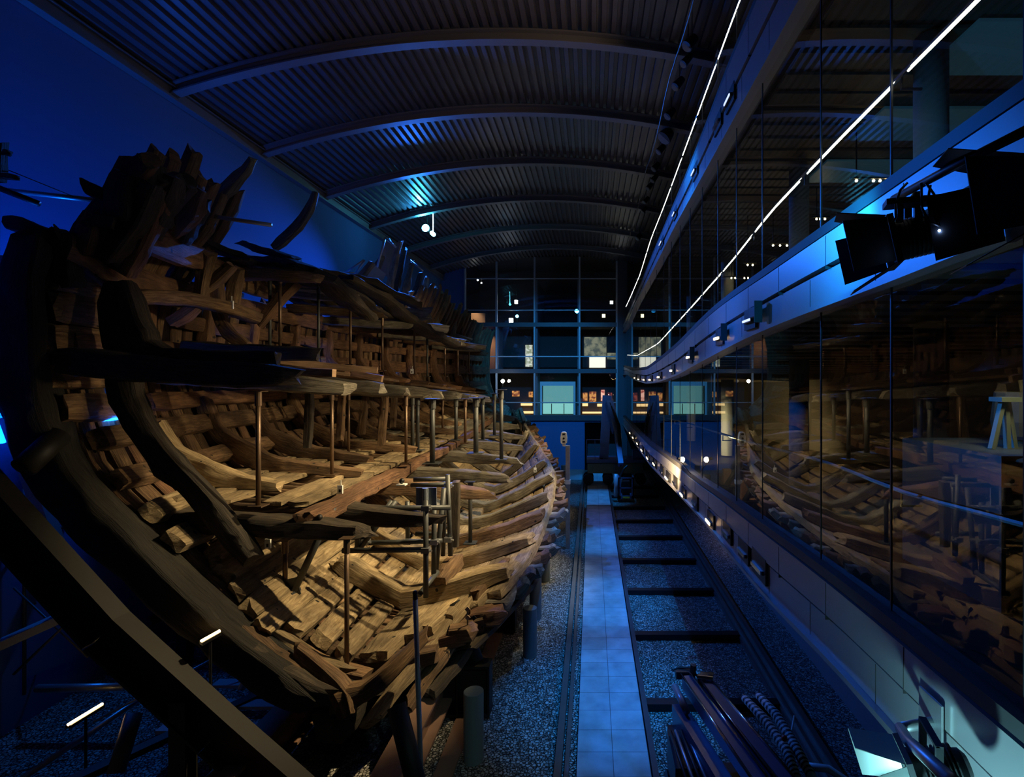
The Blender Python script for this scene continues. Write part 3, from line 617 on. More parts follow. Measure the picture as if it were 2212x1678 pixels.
# ragged edge timber of the upper deck and gunwale pieces
timber('edge_timber', [P3(505, 560, 14.3), P3(600, 572, 14.2), P3(690, 592, 13.6), P3(735, 640, 14.2), P3(800, 690, 15.6)], (0, 0, 1), [0.5, 0.7, 0.7, 0.6, 0.4], [0.22, 0.3, 0.26, 0.22, 0.15], DARKW, SH, rough=0.09, ragged=(0.4, 0.5))
timber('edge_timber', [P3(745, 600, 16.3), P3(820, 645, 17.6), P3(880, 690, 18.8), P3(935, 725, 20.5), P3(985, 742, 23)], (0, 0, 1), [0.6, 0.7, 0.7, 0.6, 0.4], 0.2, DARKW, SH, rough=0.08, ragged=(0.4, 0.4))
pxt('edge_timber', [(525, 555, 14.6), (600, 590, 14.4), (700, 600, 15)], 0.6, 0.22, OAK, SH, rough=0.08)
pxt('edge_timber', [(540, 530, 14.6), (580, 545, 14.4), (640, 560, 14.2)], 0.5, 0.18, DARKW, SH, rough=0.1, ragged=(0.5, 0.5))
pxt('edge_timber', [(700, 590, 17.5), (790, 605, 18), (850, 640, 18.5), (905, 660, 19)], 0.6, 0.22, DARKW, SH, rough=0.09, ragged=(0.4, 0.4))
pxt('edge_timber', [(395, 495, 11.8), (440, 525, 12.4), (520, 556, 13.4)], 0.4, 0.14, DARKW, SH, rough=0.05)
# beams above the upper deck, lit blue
for q, wd in ((((780, 625, 20), (845, 640, 20)), .45), (((835, 680, 21), (930, 678, 21)), .5), (((890, 705, 23), (962, 712, 23)), .35), (((955, 730, 25), (1003, 738, 25)), .3), (((1000, 745, 27), (1045, 750, 27)), .25), (((860, 640, 23.5), (900, 655, 23.5)), .4)):
    pxt('deck_beam', q, 0.4, wd, GREYW, SH, rough=0.06, ragged=(0.2, 0.4))
# knees
def knee(name, y, t_hi, f, x_end, mat, wd=0.3, th=0.3, top=0.1):
    tdeck = 4.6 if f is orl else (6.9 if f is man else 8.9)
    hi = [O(y, t_hi+(tdeck-t_hi)*k/3, 0.22) for k in range(3)]
    xs0 = xin(y, tdeck)
    low = [deckpt(f, xs0+0.55, y, top+0.28), deckpt(f, xs0+1.1, y, top+0.14), deckpt(f, (xs0+1.1+x_end)/2, y, top+0.1), deckpt(f, x_end, y, top+0.08)]
    nn = [Vector((1, 0, 0))]*3+[Vector((0.7, 0, 0.7)), Vector((0.2, 0, 1)), Vector((0, 0, 1)), Vector((0, 0, 1))]
    timber(name, hi+low, nn, wd, [th*0.8, th, th*1.3, th*1.6, th*1.15, th*0.8, th*0.6], mat, SH, rough=0.04, seg=0.2, ragged=(0.15, 0.2))
for i, y in enumerate((10.9, 12.7, 14.6, 16.6, 18.9, 21.5, 24.5, 27.5)):
    knee('knee', y, 6.2 if i % 2 else 5.8, orl, (-6.2, -5.4, -5.9, -5.3)[i % 4], OAK if i else PALE)
for i, y in enumerate((13.2, 15.1, 17.2, 19.3, 21.4, 23.6, 25.8, 28.2, 30.6)):
    knee('knee', y, 8.5, man, -6.8+0.1*i, OAKR, 0.26, 0.26)
# the big near knee standing on the first main deck beam and the dark beam behind it
pxt('knee', [(258, 612, 9.6), (262, 650, 9.6), (272, 700, 9.6), (300, 752, 9.6), (360, 775, 9.55), (480, 778, 9.5), (596, 774, 9.5)], [0.3, .34, .36, .38, .36, .34, .3], [0.45, 0.6, 0.72, 0.85, 0.42, 0.33, 0.27], DARKW, SH, [Vector((1, 0, .1)), Vector((1, 0, .1)), Vector((1, 0, .3)), Vector((.7, 0, .7)), Vector((.1, 0, 1)), Vector((0, 0, 1)), Vector((0, 0, 1))], rough=0.045)
pxt('deck_beam', [(400, 748, 10.9), (500, 757, 10.9), (600, 765, 10.8), (692, 768, 10.8)], 0.36, [.2, .25, .27, .3], DARKW, SH, rough=0.04, ragged=(0.1, 0.3))
# rounded rail log, braces and the long clamps in the near castle
pxt('rail_log', [(235, 652, 9.9), (330, 640, 10.6), (430, 650, 11.2), (500, 668, 11.7), (556, 690, 12.2)], 0.28, 0.26, OAK, SH, rough=0.03)
pxt('clamp', [(140, 530, 8.95), (190, 545, 9.3), (250, 592, 9.9), (300, 617, 10.6), (397, 640, 12.2)], 0.2, [0.5, 0.6, 0.62, 0.6, 0.5], OAKR, SH, (0, 0, 1), rough=0.03)
pxt('clamp', [(272, 492, 9.35), (330, 520, 10.1), (390, 545, 11), (440, 560, 12)], 0.2, [0.55, .55, .5, .45], OAKR, SH, (0, 0, 1), rough=0.03)
pxt('clamp', [(445, 585, 12.4), (520, 610, 13.3), (590, 630, 14.6)], 0.18, .42, OAK, SH, (0, 0, 1), rough=0.03)
for q, m in ((((432, 640, 11.9), (440, 590, 11.9), (452, 545, 11.8)), OAK), (((440, 625, 12.1), (470, 600, 12.1), (500, 572, 12.1)), OAK), (((468, 610, 12.4), (480, 700, 12.1), (535, 750, 12.0)), OAK), (((500, 680, 12.8), (508, 620, 12.8), (520, 580, 12.8)), OAK), (((560, 700, 13.5), (600, 650, 13.6), (640, 610, 13.9)), OAKR), (((370, 700, 11.3), (400, 680, 11.3), (425, 660, 11.3)), OAKR)):
    pxt('brace', q, 0.26, 0.24, m, SH, (1, 0, 0), rough=0.04)
# castle frames: thick leaning tops above the near clamps
for i, (a, b, c, wd) in enumerate((((232, 560, 9.35), (285, 470, 9.3), (330, 400, 9.25), .34), ((180, 545, 9.2), (196, 500, 9.15), (205, 470, 9.15), .3), ((205, 545, 9.4), (238, 490, 9.4), (262, 440, 9.4), .34),
                                ((265, 590, 9.7), (320, 480, 9.6), (352, 415, 9.6), .38), ((310, 520, 10.1), (350, 450, 10.0), (385, 405, 9.9), .36), ((365, 495, 10.6), (400, 450, 10.5), (428, 410, 10.4), .42),
                                ((262, 480, 9.25), (262, 420, 9.2), (285, 372, 9.2), .42), ((270, 420, 9.3), (300, 375, 9.2), (335, 345, 9.1), .3), ((150, 620, 9.15), (145, 570, 9.1), (150, 530, 9.1), .26))):
    pxt('castle_frame', (a, b, c), 0.3, [wd, wd*1.1, wd*0.8], OAKR if i % 2 else DARKW, SH, (1, 0, 0), rough=0.065, ragged=(0.1, 0.14), seg=0.1)
for i, (a, b, c, wd) in enumerate((((285, 470, 9.45), (300, 410, 9.4), (325, 350, 9.3), .5), ((330, 480, 9.7), (352, 425, 9.7), (372, 385, 9.6), .45), ((235, 540, 9.5), (250, 480, 9.45), (275, 430, 9.4), .42), ((340, 470, 10.2), (385, 425, 10.2), (410, 400, 10.1), .4), ((215, 520, 9.3), (228, 480, 9.3), (235, 455, 9.3), .3), ((392, 520, 10.9), (410, 470, 10.8), (432, 430, 10.7), .34))):
    pxt('castle_frame', (a, b, c), 0.34, [wd, wd, wd*.7], DARKW, SH, (1, 0, 0), rough=0.075, ragged=(0.1, 0.15), seg=0.1)
for q in (((190, 405, 9.1), (225, 425, 9.2), (262, 450, 9.3)), ((28, 487, 8.9), (60, 492, 8.9), (105, 515, 8.95)), ((100, 500, 9.0), (150, 520, 9.05)), ((188, 468, 9.0), (250, 480, 9.1)), ((262, 385, 9.3), (310, 400, 9.4), (360, 385, 9.5))):
    pxt('broken_plank', q, 0.25, 0.22, DARKW, SH, (0.3, 0, 1), rough=0.05, ragged=(0.2, 0.15), seg=0.1)
pxt('cut_frame', [(72, 640, 9.0), (78, 570, 9.0), (100, 520, 9.0), (140, 505, 9.0)], 0.3, [.42, .42, .4, .3], DARKW, SH, [Vector((1, 0, 0)), Vector((1, 0, 0)), Vector((1, 0, -.5)), Vector((0, 0, 1))], rough=0.05)
for a, b in (((20, 645), (60, 650)), ((0, 690), (55, 700)), ((5, 760), (55, 770)), ((30, 820), (70, 840)), ((15, 880), (80, 880)), ((60, 935), (110, 950))):
    pxt('broken_plank', [(a[0], a[1], 9.2), (b[0]+15, b[1], 9.2)], 0.3, 0.42, DARKW, SH, (0, 0, 1), rough=0.05, ragged=(0.2, 0.1), seg=0.12)
# two lone curved timbers rising behind
pxt('top_timber', [(415, 495, 12.2), (445, 455, 12.2), (495, 400, 12.2), (530, 365, 12.2), (546, 342, 12.2)], 0.22, [0.3, .32, .27, .2, .1], GREYW, SH, (1, 0, .7), rough=0.04, ragged=(0.1, 0.25))
pxt('top_timber', [(592, 535, 15), (625, 505, 15), (655, 470, 15), (676, 435, 15), (683, 414, 15)], 0.2, [0.22, .24, .22, .2, .15], GREYW, SH, (1, 0, .6), rough=0.03, ragged=(0.1, 0.1))
# tall frames of the far castle
for i, (u, v, du, h_, Y) in enumerate(((815, 625, 22, 110, 23.5), (838, 640, 22, 120, 24), (852, 650, 18, 110, 24.5), (872, 660, 16, 95, 25), (890, 668, 16, 80, 25.5), (905, 690, 14, 90, 26), (925, 700, 10, 85, 27), (940, 710, 8, 70, 28), (955, 715, 8, 70, 28.5), (978, 735, 6, 55, 30), (992, 745, 5, 55, 31), (800, 618, 20, 60, 22.5))):
    pxt('castle_frame', [(u, v, Y), (u+du*0.5, v-h_*0.5, Y), (u+du*1.2, v-h_, Y)], 0.3, [.3, .26, .14], GREYW if i % 2 else DARKW, SH, (1, 0, 0), rough=0.05, ragged=(0.1, 0.3))
# light new battens let into the main deck edge
for q in (((540, 795, 10.3), (722, 806, 10.0)), ((600, 778, 11.5), (700, 790, 11.9), (815, 800, 12.2)), ((760, 806, 12.4), (826, 818, 12.4))):
    o = pxt('batten', q, 0.12, 0.14, NEWW, SH, rough=0.004, ragged=(0, 0), rnd=0.1); o['label'] = 'pale new wood batten'

# ------------------------------------------------------------------ posts standing on the decks
ORD = ['first', 'second', 'third', 'fourth', 'fifth', 'sixth', 'seventh', 'eighth', 'ninth', 'tenth', 'eleventh', 'twelfth', 'thirteenth', 'fourteenth', 'fifteenth', 'sixteenth', 'seventeenth']
def post(name, u, vt, vb, Y, r, mat, label, group, u2=None, base=True):
    a = P3(u2 or u, vt, Y); b = P3(u, vb, Y)
    g = empty(name, b, label, 'post', group)
    bm = NB(); tube(bm, [b, a], r, 12); link('pole', bm, mat, g, True)
    if base:
        bm = NB(); box(bm, b.x-r*3, b.x+r*3, Y-r*3, Y+r*3, b.z-0.012, b.z+0.012); link('base_plate', bm, mat, g)
        bm = NB(); tube(bm, [a-Vector((0, 0, 0.25)), a-Vector((0, 0, 0.0))], r*1.35, 12); box(bm, a.x-r*2.6, a.x+r*2.6, Y-r*2.6, Y+r*2.6, a.z, a.z+0.015); link('screw_head', bm, mat, g)
    return g
for i, (u, vt, vb, Y, m) in enumerate(((583, 604, 752, 13.6, TUBE), (605, 590, 756, 13.2, BRONZE), (688, 612, 775, 14.2, TUBE), (757, 641, 787, 15.8, BRONZE), (826, 687, 800, 18, BRONZE), (895, 712, 809, 20.5, BRONZE), (923, 732, 813, 22.5, TUBE), (961, 753, 813, 24.5, BRONZE), (989, 757, 811, 26.5, BRONZE), (1013, 760, 805, 29, BRONZE))):
    post('prop_post', u, vt, vb, Y, 0.036, m, ('slender %s steel prop holding up the topmost deck, %s from the left' % ('grey' if m is TUBE else 'brown', ORD[i])), 'props under the topmost deck')
for i, (u, vt, vb, Y, r, m) in enumerate(((558, 846, 1092, 9.62, .042, BRONZE), (717, 840, 1025, 12.3, .04, BRONZE), (753, 845, 978, 15.6, .04, BRONZE), (877, 855, 1000, 14.2, .04, BRONZE), (891, 857, 964, 17.5, .06, TUBE), (902, 857, 972, 16.8, .06, TUBE), (934, 862, 1000, 14.5, .07, TUBE), (956, 864, 925, 21, .04, BRONZE), (985, 862, 950, 18.6, .06, TUBE), (1005, 862, 957, 17.8, .045, BRONZE), (1028, 860, 978, 16.3, .075, TUBE), (1043, 858, 950, 19.5, .06, TUBE), (1068, 850, 940, 21.5, .06, TUBE), (1083, 842, 992, 15.6, .055, TUBE))):
    post('prop_post', u, vt, vb, Y, r, m, ('%s round steel prop between the two lower decks, %s from the left' % ('slim brown' if m is BRONZE else 'grey', ORD[i])), 'props between the lower decks')
for i, (u, vt, vb, Y, u2, w_) in enumerate(((664, 838, 965, 13.2, 667, .17), (733, 845, 952, 15.2, 741, .18), (824, 852, 958, 16.0, 832, .2), (745, 930, 960, 16.5, 745, .15), (782, 850, 935, 18.5, 790, .2), (848, 850, 925, 20, 852, .2))):
    t_ = timber('wooden_post', [P3(u, vb, Y), P3(u2, vt, Y)], (0, 1, 0), w_, w_, DARKW if i == 0 else OAK, SH, rough=0.02)
for i, (u, vt, vb, Y, r, m, lab) in enumerate(((616, 1166, 1283, 10.3, .045, BRONZE, 'brown steel prop rising from a wedge shaped foot in the hold'), (749, 1163, 1470, 9.45, .04, BRONZE, 'tall thin brown prop in front of the bright bottom planks'), (1016, 1040, 1172, 15.0, .055, TUBE, 'grey steel prop standing on the bottom planks right of the scaffold'))):
    post('prop_post', u, vt, vb, Y, r, m, lab, 'props in the hold')
bm = NB(); q = P3(622, 1287, 10.25); obox(bm, q, (1, 0, .3), (0, 1, 0), (-.3, 0, 1), 0.36, 0.3, 0.12); bar(bm, q+Vector((0.1, 0, 0.0)), q+Vector((0.02, 0, 0.32)), 0.02, 0.3)
o = link('wedge_block', bm, DGREY); tag(o, 'dark steel wedge block lying on the planks at the foot of the brown prop', 'block')
bm = NB(); tube(bm, [P3(632, 1283, 10.25), P3(720, 1095, 10.3)], 0.065, 12); o = link('brace_tube', bm, TUBE, None, True); tag(o, 'slanting grey steel tube between the wedge block and the deck above', 'tube')
# ------------------------------------------------------------------ scaffold inside the hull
g = empty('scaffold_frame', P3(930, 1255, 10.8), 'frame of dark grey scaffold tubes standing in the hold under the deck beam ends', 'scaffold')
def st(a, b, Y, Y2=None, r=0.052, nm='scaffold_tube', m=TUBE, p=None):
    bm = NB(); A_ = P3(a[0], a[1], Y); B_ = P3(b[0], b[1], Y2 or Y); A_.x = max(A_.x, -10.8); B_.x = max(B_.x, -10.8); tube(bm, [A_, B_], r, 12); return link(nm, bm, m, p or g, True)
for a, b, Y, Y2 in (((920, 1080), (920, 1290), 10.6, None), ((938, 1085), (937, 1240), 11.2, None), ((880, 1083), (881, 1172), 12.2, None), ((967, 1025), (973, 1200), 11.7, None), ((961, 1040), (957, 1200), 12.1, None), ((959, 1054), (941, 1240), 11.4, None),
                    ((757, 1098), (973, 1096), 11.0, None), ((773, 1173), (955, 1168), 11.3, None), ((740, 1189), (924, 1187), 10.6, None), ((888, 1048), (986, 1046), 12, None), ((855, 1082), (775, 1188), 11.4, 11.2), ((847, 1082), (767, 1188), 11.5, 11.3), ((894, 1036), (965, 1034), 12.6, None), ((898, 1153), (990, 1153), 12.3, None), ((905, 1285), (945, 1235), 10.6, 11.3), ((760, 1100), (722, 1150), 11.0, 10.8), ((772, 1095), (772, 1180), 11.2, None)):
    st(a, b, Y, Y2)
for u, v, Y in ((920, 1097, 10.6), (920, 1188, 10.6), (968, 1048, 11.8), (938, 1170, 11.2), (881, 1170, 12.0), (968, 1165, 11.7), (790, 1170, 11.3), (835, 1108, 11.4)):
    bm = NB(); c = P3(u, v, Y-0.02); obox(bm, c, (1, 0, 0), (0, 1, 0), (0, 0, 1), 0.15, 0.14, 0.1); tube(bm, [c+Vector((0.08, -0.05, 0)), c+Vector((0.13, -0.05, 0))], 0.02, 8); link('coupler', bm, GALV, g)
bm = NB(); c = P3(924, 1070, 10.75); box(bm, c.x-0.2, c.x-0.05, c.y-0.1, c.y-0.07, c.z-0.17, c.z+0.17); box(bm, c.x+0.02, c.x+0.2, c.y-0.1, c.y-0.07, c.z-0.17, c.z+0.17); tube(bm, [c+Vector((-0.01, -0.12, -0.2)), c+Vector((-0.01, -0.12, 0.17))], 0.06, 12); link('saddle_plate', bm, plain('saddle', (0.2, 0.23, 0.27), 0.5), g)
timber('wooden_post', [P3(985, 1040, 12.0), P3(983, 1178, 12.0)], (0, 1, 0), 0.17, 0.17, DARKW, SH, rough=0.01)
timber('loose_block', [P3(950, 1258, 11.6), P3(985, 1208, 12.3)], (0, 0, 1), 0.36, 0.3, OAK, SH, rough=0.02)
# ------------------------------------------------------------------ small white sensors
def sensor(u, v, Y, lab, s=1.0):
    c = P3(u, v, Y); g = empty('data_logger', c, lab, 'sensor', 'white data loggers on the hull')
    bm = NB(); box(bm, c.x-0.05*s, c.x+0.05*s, Y-0.02, Y+0.02, c.z, c.z+0.17*s); link('case', bm, WHITE, g)
    bm = NB(); box(bm, c.x-0.02*s, c.x+0.02*s, Y-0.024, Y-0.02, c.z+0.03*s, c.z+0.09*s); link('display', bm, BLACK, g)
    bm = NB(); tube(bm, [c+Vector((0.015, 0, 0.17*s)), c+Vector((0.015, 0, 0.27*s))], 0.01*s, 8); link('antenna', bm, WHITE, g)
for q in ((735, 1066, 11.0, 'small white data logger with an antenna on the plank floor of the middle deck'), (499, 667, 11.6, 'small white data logger on the rounded rail log'), (579, 1184, 10.0, 'white data logger lying on the bottom planks under the dark beam'), (890, 807, 19.5, 'white data logger at the foot of the topmost deck props'), (1156, 1020, 20.5, 'tiny white data logger on the right end of a far rider beam')): sensor(*q)
def dome(u, v, Y, lab):
    c = P3(u, v, Y); g = empty('dome_camera', c, lab, 'camera', 'small black cameras on the beams')
    bm = NB(); box(bm, c.x-0.09, c.x+0.09, Y-0.08, Y+0.08, c.z, c.z+0.03); link('base', bm, WHITE, g)
    bm = NB(); bmesh.ops.create_uvsphere(bm, u_segments=14, v_segments=8, radius=0.055, matrix=Matrix.Translation((c.x, Y, c.z+0.09))); tube(bm, [c+Vector((0, 0, .03)), c+Vector((0, 0, .07))], 0.02); link('camera_head', bm, BLACK, g, True)
dome(690, 1128, 9.7, 'small black camera on a white base on the nearest lower deck beam')
dome(868, 1048, 11.3, 'small black camera on a white base on the second lower deck beam')
# ------------------------------------------------------------------ bollards
bl = ((1023, 1640, 1492, 9.48, .172), (1145, 1416, 1312, 13.05, .165), (1157, 1335, 1246, 15.1, .165), (1177, 1253, 1178, 17.9, .165), (1186, 1205, 1140, 20.2, .165), (1192, 1170, 1112, 22.2, .165), (1199, 1140, 1083, 24.3, .165), (1206, 1112, 1062, 26.6, .165), (1212, 1075, 1025, 30.4, .165), (1218, 1052, 1005, 33.4, .165))
bd = ('nearest and largest', 'second nearest', 'third nearest', 'fourth nearest', 'fifth nearest', 'sixth nearest', 'seventh nearest', 'eighth nearest', 'second farthest', 'farthest')
for i, (u, vb, vt, Y, r) in enumerate(bl):
    x = (u-U0)*Y/F; bm = NB(); h_ = CH-(vt-V0)*Y/F; tube(bm, [(x, Y, 0), (x, Y, h_*0.5), (x, Y, h_-0.008)], r, 32); tube(bm, [(x, Y, h_-0.008), (x, Y, h_)], [r, r-0.008], 32)
    o = link('bollard', bm, BOLL); o.data.set_sharp_from_angle(angle=0.6)
    for p_ in o.data.polygons: p_.use_smooth = True
    tag(o, 'plain grey cylindrical post in the gravel beside the hull, %s of the row' % bd[i], 'bollard', 'cylindrical posts in the gravel')
# foreground pole and the instrument mast
g = empty('pole', (-2.47, 7.9, 0), 'tall thin pale grey pole with a black cap, rising in front of the hull', 'pole')
bm = NB(); tube(bm, [(-2.44, 7.9, 0), (-2.55, 7.9, 3.42)], 0.036, 16); link('shaft', bm, GALV, g, True)
bm = NB(); tube(bm, [(-2.55, 7.9, 3.42), (-2.553, 7.9, 3.5)], [0.037, 0.03], 14); bmesh.ops.create_uvsphere(bm, u_segments=14, v_segments=8, radius=0.037, matrix=Matrix.Translation((-2.553, 7.9, 3.51))); link('cap', bm, BLACK, g, True)
X = -0.93; Y = 21.3
g = empty('instrument_mast', (X, Y, 0), 'tall square grey mast with a white survey instrument on top, beside the gravel', 'mast')
bm = NB(); box(bm, X-0.08, X+0.08, Y-0.08, Y+0.08, 0, 4.02); link('mast', bm, GALV, g)
bm = NB(); box(bm, X-0.1, X+0.1, Y-0.1, Y+0.1, 2.52, 2.68); box(bm, X-0.16, X-0.08, Y-0.1, Y+0.1, 2.56, 2.66); link('clamp', bm, WHITE, g)
bm = NB(); box(bm, X-0.72, X-0.08, Y-0.05, Y+0.02, 1.1, 1.2); tube(bm, [(X-0.95, Y, 0.72), (X-0.1, Y, 1.12)], 0.02); link('bracket_arm', bm, GALV, g)
bm = NB(); tube(bm, [(X-0.9, Y, 0.35), (X-0.4, Y, 0.42), (X-0.1, Y, 0.55)], 0.015); link('cable', bm, WHITE, g)
bm = NB(); c = Vector((X-0.15, Y-0.05, 4.28))
pr = [(-.12, -.14), (-.13, 0.05), (-.1, .24), (-.06, .27), (.06, .27), (.1, .24), (.13, .05), (.12, -.14), (.08, -.18), (-.08, -.18)]
fa = [bm.verts.new(c+Vector((a, -0.1, b))) for a, b in pr]; fb = [bm.verts.new(c+Vector((a, 0.1, b))) for a, b in pr]
bm.faces.new(fa); bm.faces.new(fb[::-1])
for k in range(10): bm.faces.new((fa[k], fb[k], fb[(k+1) % 10], fa[(k+1) % 10]))
tube(bm, [c+Vector((0, 0, -0.28)), c+Vector((0, 0, -0.18))], 0.07); ins = link('survey_head', bm, WHITE, g)
bm = NB(); tube(bm, [c+Vector((0, -0.13, 0.03)), c+Vector((0, -0.09, 0.03))], 0.04, 14); box(bm, c.x-0.05, c.x+0.05, c.y-0.115, c.y-0.1, c.z+0.16, c.z+0.22); box(bm, c.x-0.05, c.x+0.05, c.y-0.115, c.y-0.1, c.z-0.13, c.z-0.07); link('lens', bm, BLACK, ins)
# ------------------------------------------------------------------ cradle
g = empty('steel_cradle', (-4.5, 9, 0), 'dark steel cradle of heavy beams and legs carrying the wooden hull', 'cradle')
for i, y in enumerate((8.05, 12.6, 17.2, 21.8, 26.4)):
    s_ = 0.0 if i == 0 else 0
    pts = [Vector((-10.6, y, CH+0.6)), Vector((-9.2, y, CH-1.45)), Vector((-7.15, y, CH-3.7)), Vector((-5.5, y, CH-5.2)), Vector((-4.3, y, 0.35))] if i == 0 else [Vector((-10.6, y, CH+0.6)), Vector((-10.0, y, CH-1.45)), Vector((-8.3, y, CH-3.6)), Vector((-6.0, y, CH-5.2)), Vector((-4.6, y, 0.5))]
    bm = NB()
    for a, b in zip(pts, pts[1:]): ibeam(bm, a, b, 0.3, 0.62, 0.04, (0, 0, 1))
    link('cradle_rib', bm, CRAD, g)
    for a, b in ((((-6.02, y, CH-4.7), (-6.02, y, 0)),) if i == 0 else (((-9.2, y, CH-2.6), (-9.4, y, 0)), ((-7.1, y, CH-4.6), (-7.1, y, 0)))):
        bm = NB(); ibeam(bm, a, b, 0.24, 0.26, 0.03, (0, 1, 0)); link('leg', bm, CRAD, g)
    if i == 0: continue
    bm = NB(); ibeam(bm, (-10.4, y+0.3, 0.9), (-6.2, y+0.3, 2.4), 0.2, 0.22, 0.03); link('cross_brace', bm, CRAD, g)
bm = NB(); tube(bm, [P3(52, 1010, 8.2), P3(128, 940, 8.75)], 0.17, 16); link('strut', bm, CRAD, g, True)
bm = NB(); ibeam(bm, (-2.95, 6.2, 0.62), (-2.95, 33, 0.62), 0.42, 0.66, 0.05); link('long_beam', bm, CRADR, g)
bm = NB(); ibeam(bm, (-5.3, 6.6, 0.6), (-5.3, 33, 0.6), 0.42, 0.66, 0.05); link('long_beam', bm, CRADR, g)
bm = NB(); box(bm, -2.62, -2.3, 7.0, 34, 0, 0.05); link('kerb_plate', bm, CRADR, g)
for i, y in enumerate((7.2, 10.75, 14.3, 17.85, 21.4, 25, 28.5)):
    bm = NB(); box(bm, -5.6, -1.98, y-0.17, y+0.17, 0.98, 1.03); box(bm, -5.6, -2.02, y-0.02, y+0.02, 0.1, 0.98); box(bm, -5.6, -1.98, y-0.17, y+0.17, 0.05, 0.1)
    box(bm, -2.02, -1.98, y-0.17, y+0.17, 0.1, 0.98); box(bm, -2.62, -2.6, y-0.17, y+0.17, 0.1, 0.98); link('cross_beam', bm, CRAD, g)
    bm = NB(); tube(bm, [(-2.25, y, 1.03), (-2.75-0.05*i, y+0.5, 2.0)], 0.13, 14); link('strut', bm, CRAD, g, True)
    if i: 
        bm = NB(); box(bm, -2.75, -2.35, y+0.9, y+1.25, 0.95, 1.75); link('jack', bm, CRADR, g)
# scaffold and blue lit tubes behind the hull, left
g = empty('rear_scaffold', (-10, 10, 0), 'scaffold of blue lit tubes behind the hull at the lower left', 'scaffold')
for a, b, Y, r in (((0, 1080), (110, 1080), 10.5, .03), ((0, 1098), (60, 1090), 10.3, .03), ((0, 1150), (200, 1128), 10.6, .035), ((60, 1005), (110, 1003), 11, .03), ((110, 1084), (190, 1084), 11.5, .03), ((115, 1092), (190, 1092), 11.5, .025), ((140, 1112), (205, 1103), 11.3, .03), ((150, 1125), (195, 1117), 11.3, .03), ((170, 1135), (195, 1135), 11, .03), ((0, 1305), (70, 1300), 10.6, .02), ((0, 1315), (75, 1314), 10.6, .02),
                   ((25, 1000), (25, 1500), 10.4, .03), ((150, 1240), (150, 1345), 10.0, .018), ((30, 1456), (145, 1345), 10.0, .025), ((30, 1270), (190, 1420), 10.2, .018), ((20, 1350), (160, 1270), 11, .02)):
    st(a, b, Y, None, r, 'scaffold_tube', TUBE, g)
bm = NB(); bar(bm, P3(0, 1392, 9.3), P3(206, 1300, 9.9), 0.3, 0.14); link('beam', bm, plain('brace_grey', (0.3, 0.33, 0.36), 0.5), g)
bm = NB(); bar(bm, P3(20, 900, 9.9), P3(190, 1372, 10.0), 0.2, 0.2); link('beam', bm, MATS['brace_grey'], g)
g = empty('ground_frame', (-8, 9.5, 0), 'low steel frame with round pipes on the gravel at the bottom left', 'frame')
for a, b, Y, Y2, r in (((35, 1690), (390, 1450), 8.6, 10.8, .05), ((80, 1487), (270, 1483), 10.2, 10.2, .07), ((250, 1670), (290, 1540), 8.4, 8.8, .12), ((200, 1560), (560, 1370), 9.5, 11.5, .02), ((520, 1490), (545, 1430), 10, 10.2, .06)):
    st(a, b, Y, Y2, r, 'pipe', GALV if r < .1 else TUBE, g)
for y in (9.5, 10.2, 10.9): 
    bm = NB(); box(bm, -7.5, -5.6, y-0.12, y+0.12, 0.5, 0.56); link('tread', bm, MATS['brace_grey'], g)
bm = NB(); bar(bm, (-8.2, 7.8, 0.5), (-6.3, 10.6, 0.55), 0.2, 0.1); link('side_rail', bm, CRAD, g)
# glowing bar lamps under the hull
for (a, b, Y, Y2, lab, hp) in (((147, 1565), (221, 1520), 8.7, 9.3, 'glowing warm bar lamp low at the left on the ground frame', 55), ((434, 1385), (475, 1362), 8.22, 8.45, 'glowing warm bar lamp behind the cradle, right of the other one', 45)):
    p, q = P3(*a, Y), P3(*b, Y2); g = empty('bar_lamp', p, lab, 'lamp', 'bar lamps under the hull')
    bm = NB(); bar(bm, p+Vector((0, 0, -.035)), q+Vector((0, 0, -.035)), 0.09, 0.05); link('housing', bm, BLACK, g)
    bm = NB(); tube(bm, [p, q], 0.021, 8); link('light_bar', bm, EWARM, g)
    bm = NB(); tube(bm, [(p+q)/2+Vector((0, 0, -.06)), Vector(((p.x+q.x)/2, (p.y+q.y)/2, 0))], 0.02, 8); link('stand', bm, BLACK, g)
# tubes, cables and posts at the upper left
CY = plain('tube_alu', (0.5, 0.55, 0.55), 0.35, 0.7)
def single(name, a, b, Y, Y2, r, m, lab, cat, grp=None, capm=None):
    bm = NB(); tube(bm, [P3(*a, Y), P3(*b, Y2)], r, 12); o = link(name, bm, m, None, True); return tag(o, lab, cat, grp)
single('support_tube', (-15, 408), (212, 433), 9.6, 9.9, .045, CY, 'long bright tube running from the left edge of the picture into the castle timbers', 'tube')
single('support_tube', (418, 461), (586, 486), 12, 12, .045, CY, 'bright tube sticking out to the right of the tall leaning timber', 'tube')
single('support_tube', (-10, 403), (84, 440), 9.4, 9.5, .05, BLACK, 'short dark tube crossing under the bright tube at the left edge', 'tube')
single('support_tube', (-10, 558), (62, 561), 9.6, 9.6, .06, TUBE, 'dark horizontal tube left of the hull, the higher one', 'tube')
single('support_tube', (-10, 606), (55, 608), 9.6, 9.6, .05, TUBE, 'dark horizontal tube left of the hull, just under the broken stick', 'tube')
single('support_tube', (-10, 612), (50, 630), 9.8, 9.8, .04, CY, 'blue lit tube sloping down left of the hull', 'tube')
single('support_tube', (-10, 722), (40, 722), 9.9, 9.9, .04, CY, 'bright blue tube end at the left edge beside the broken planks', 'tube')
single('support_tube', (-10, 748), (60, 752), 9.9, 9.9, .05, CY, 'lower blue tube at the left edge beside the broken planks', 'tube')
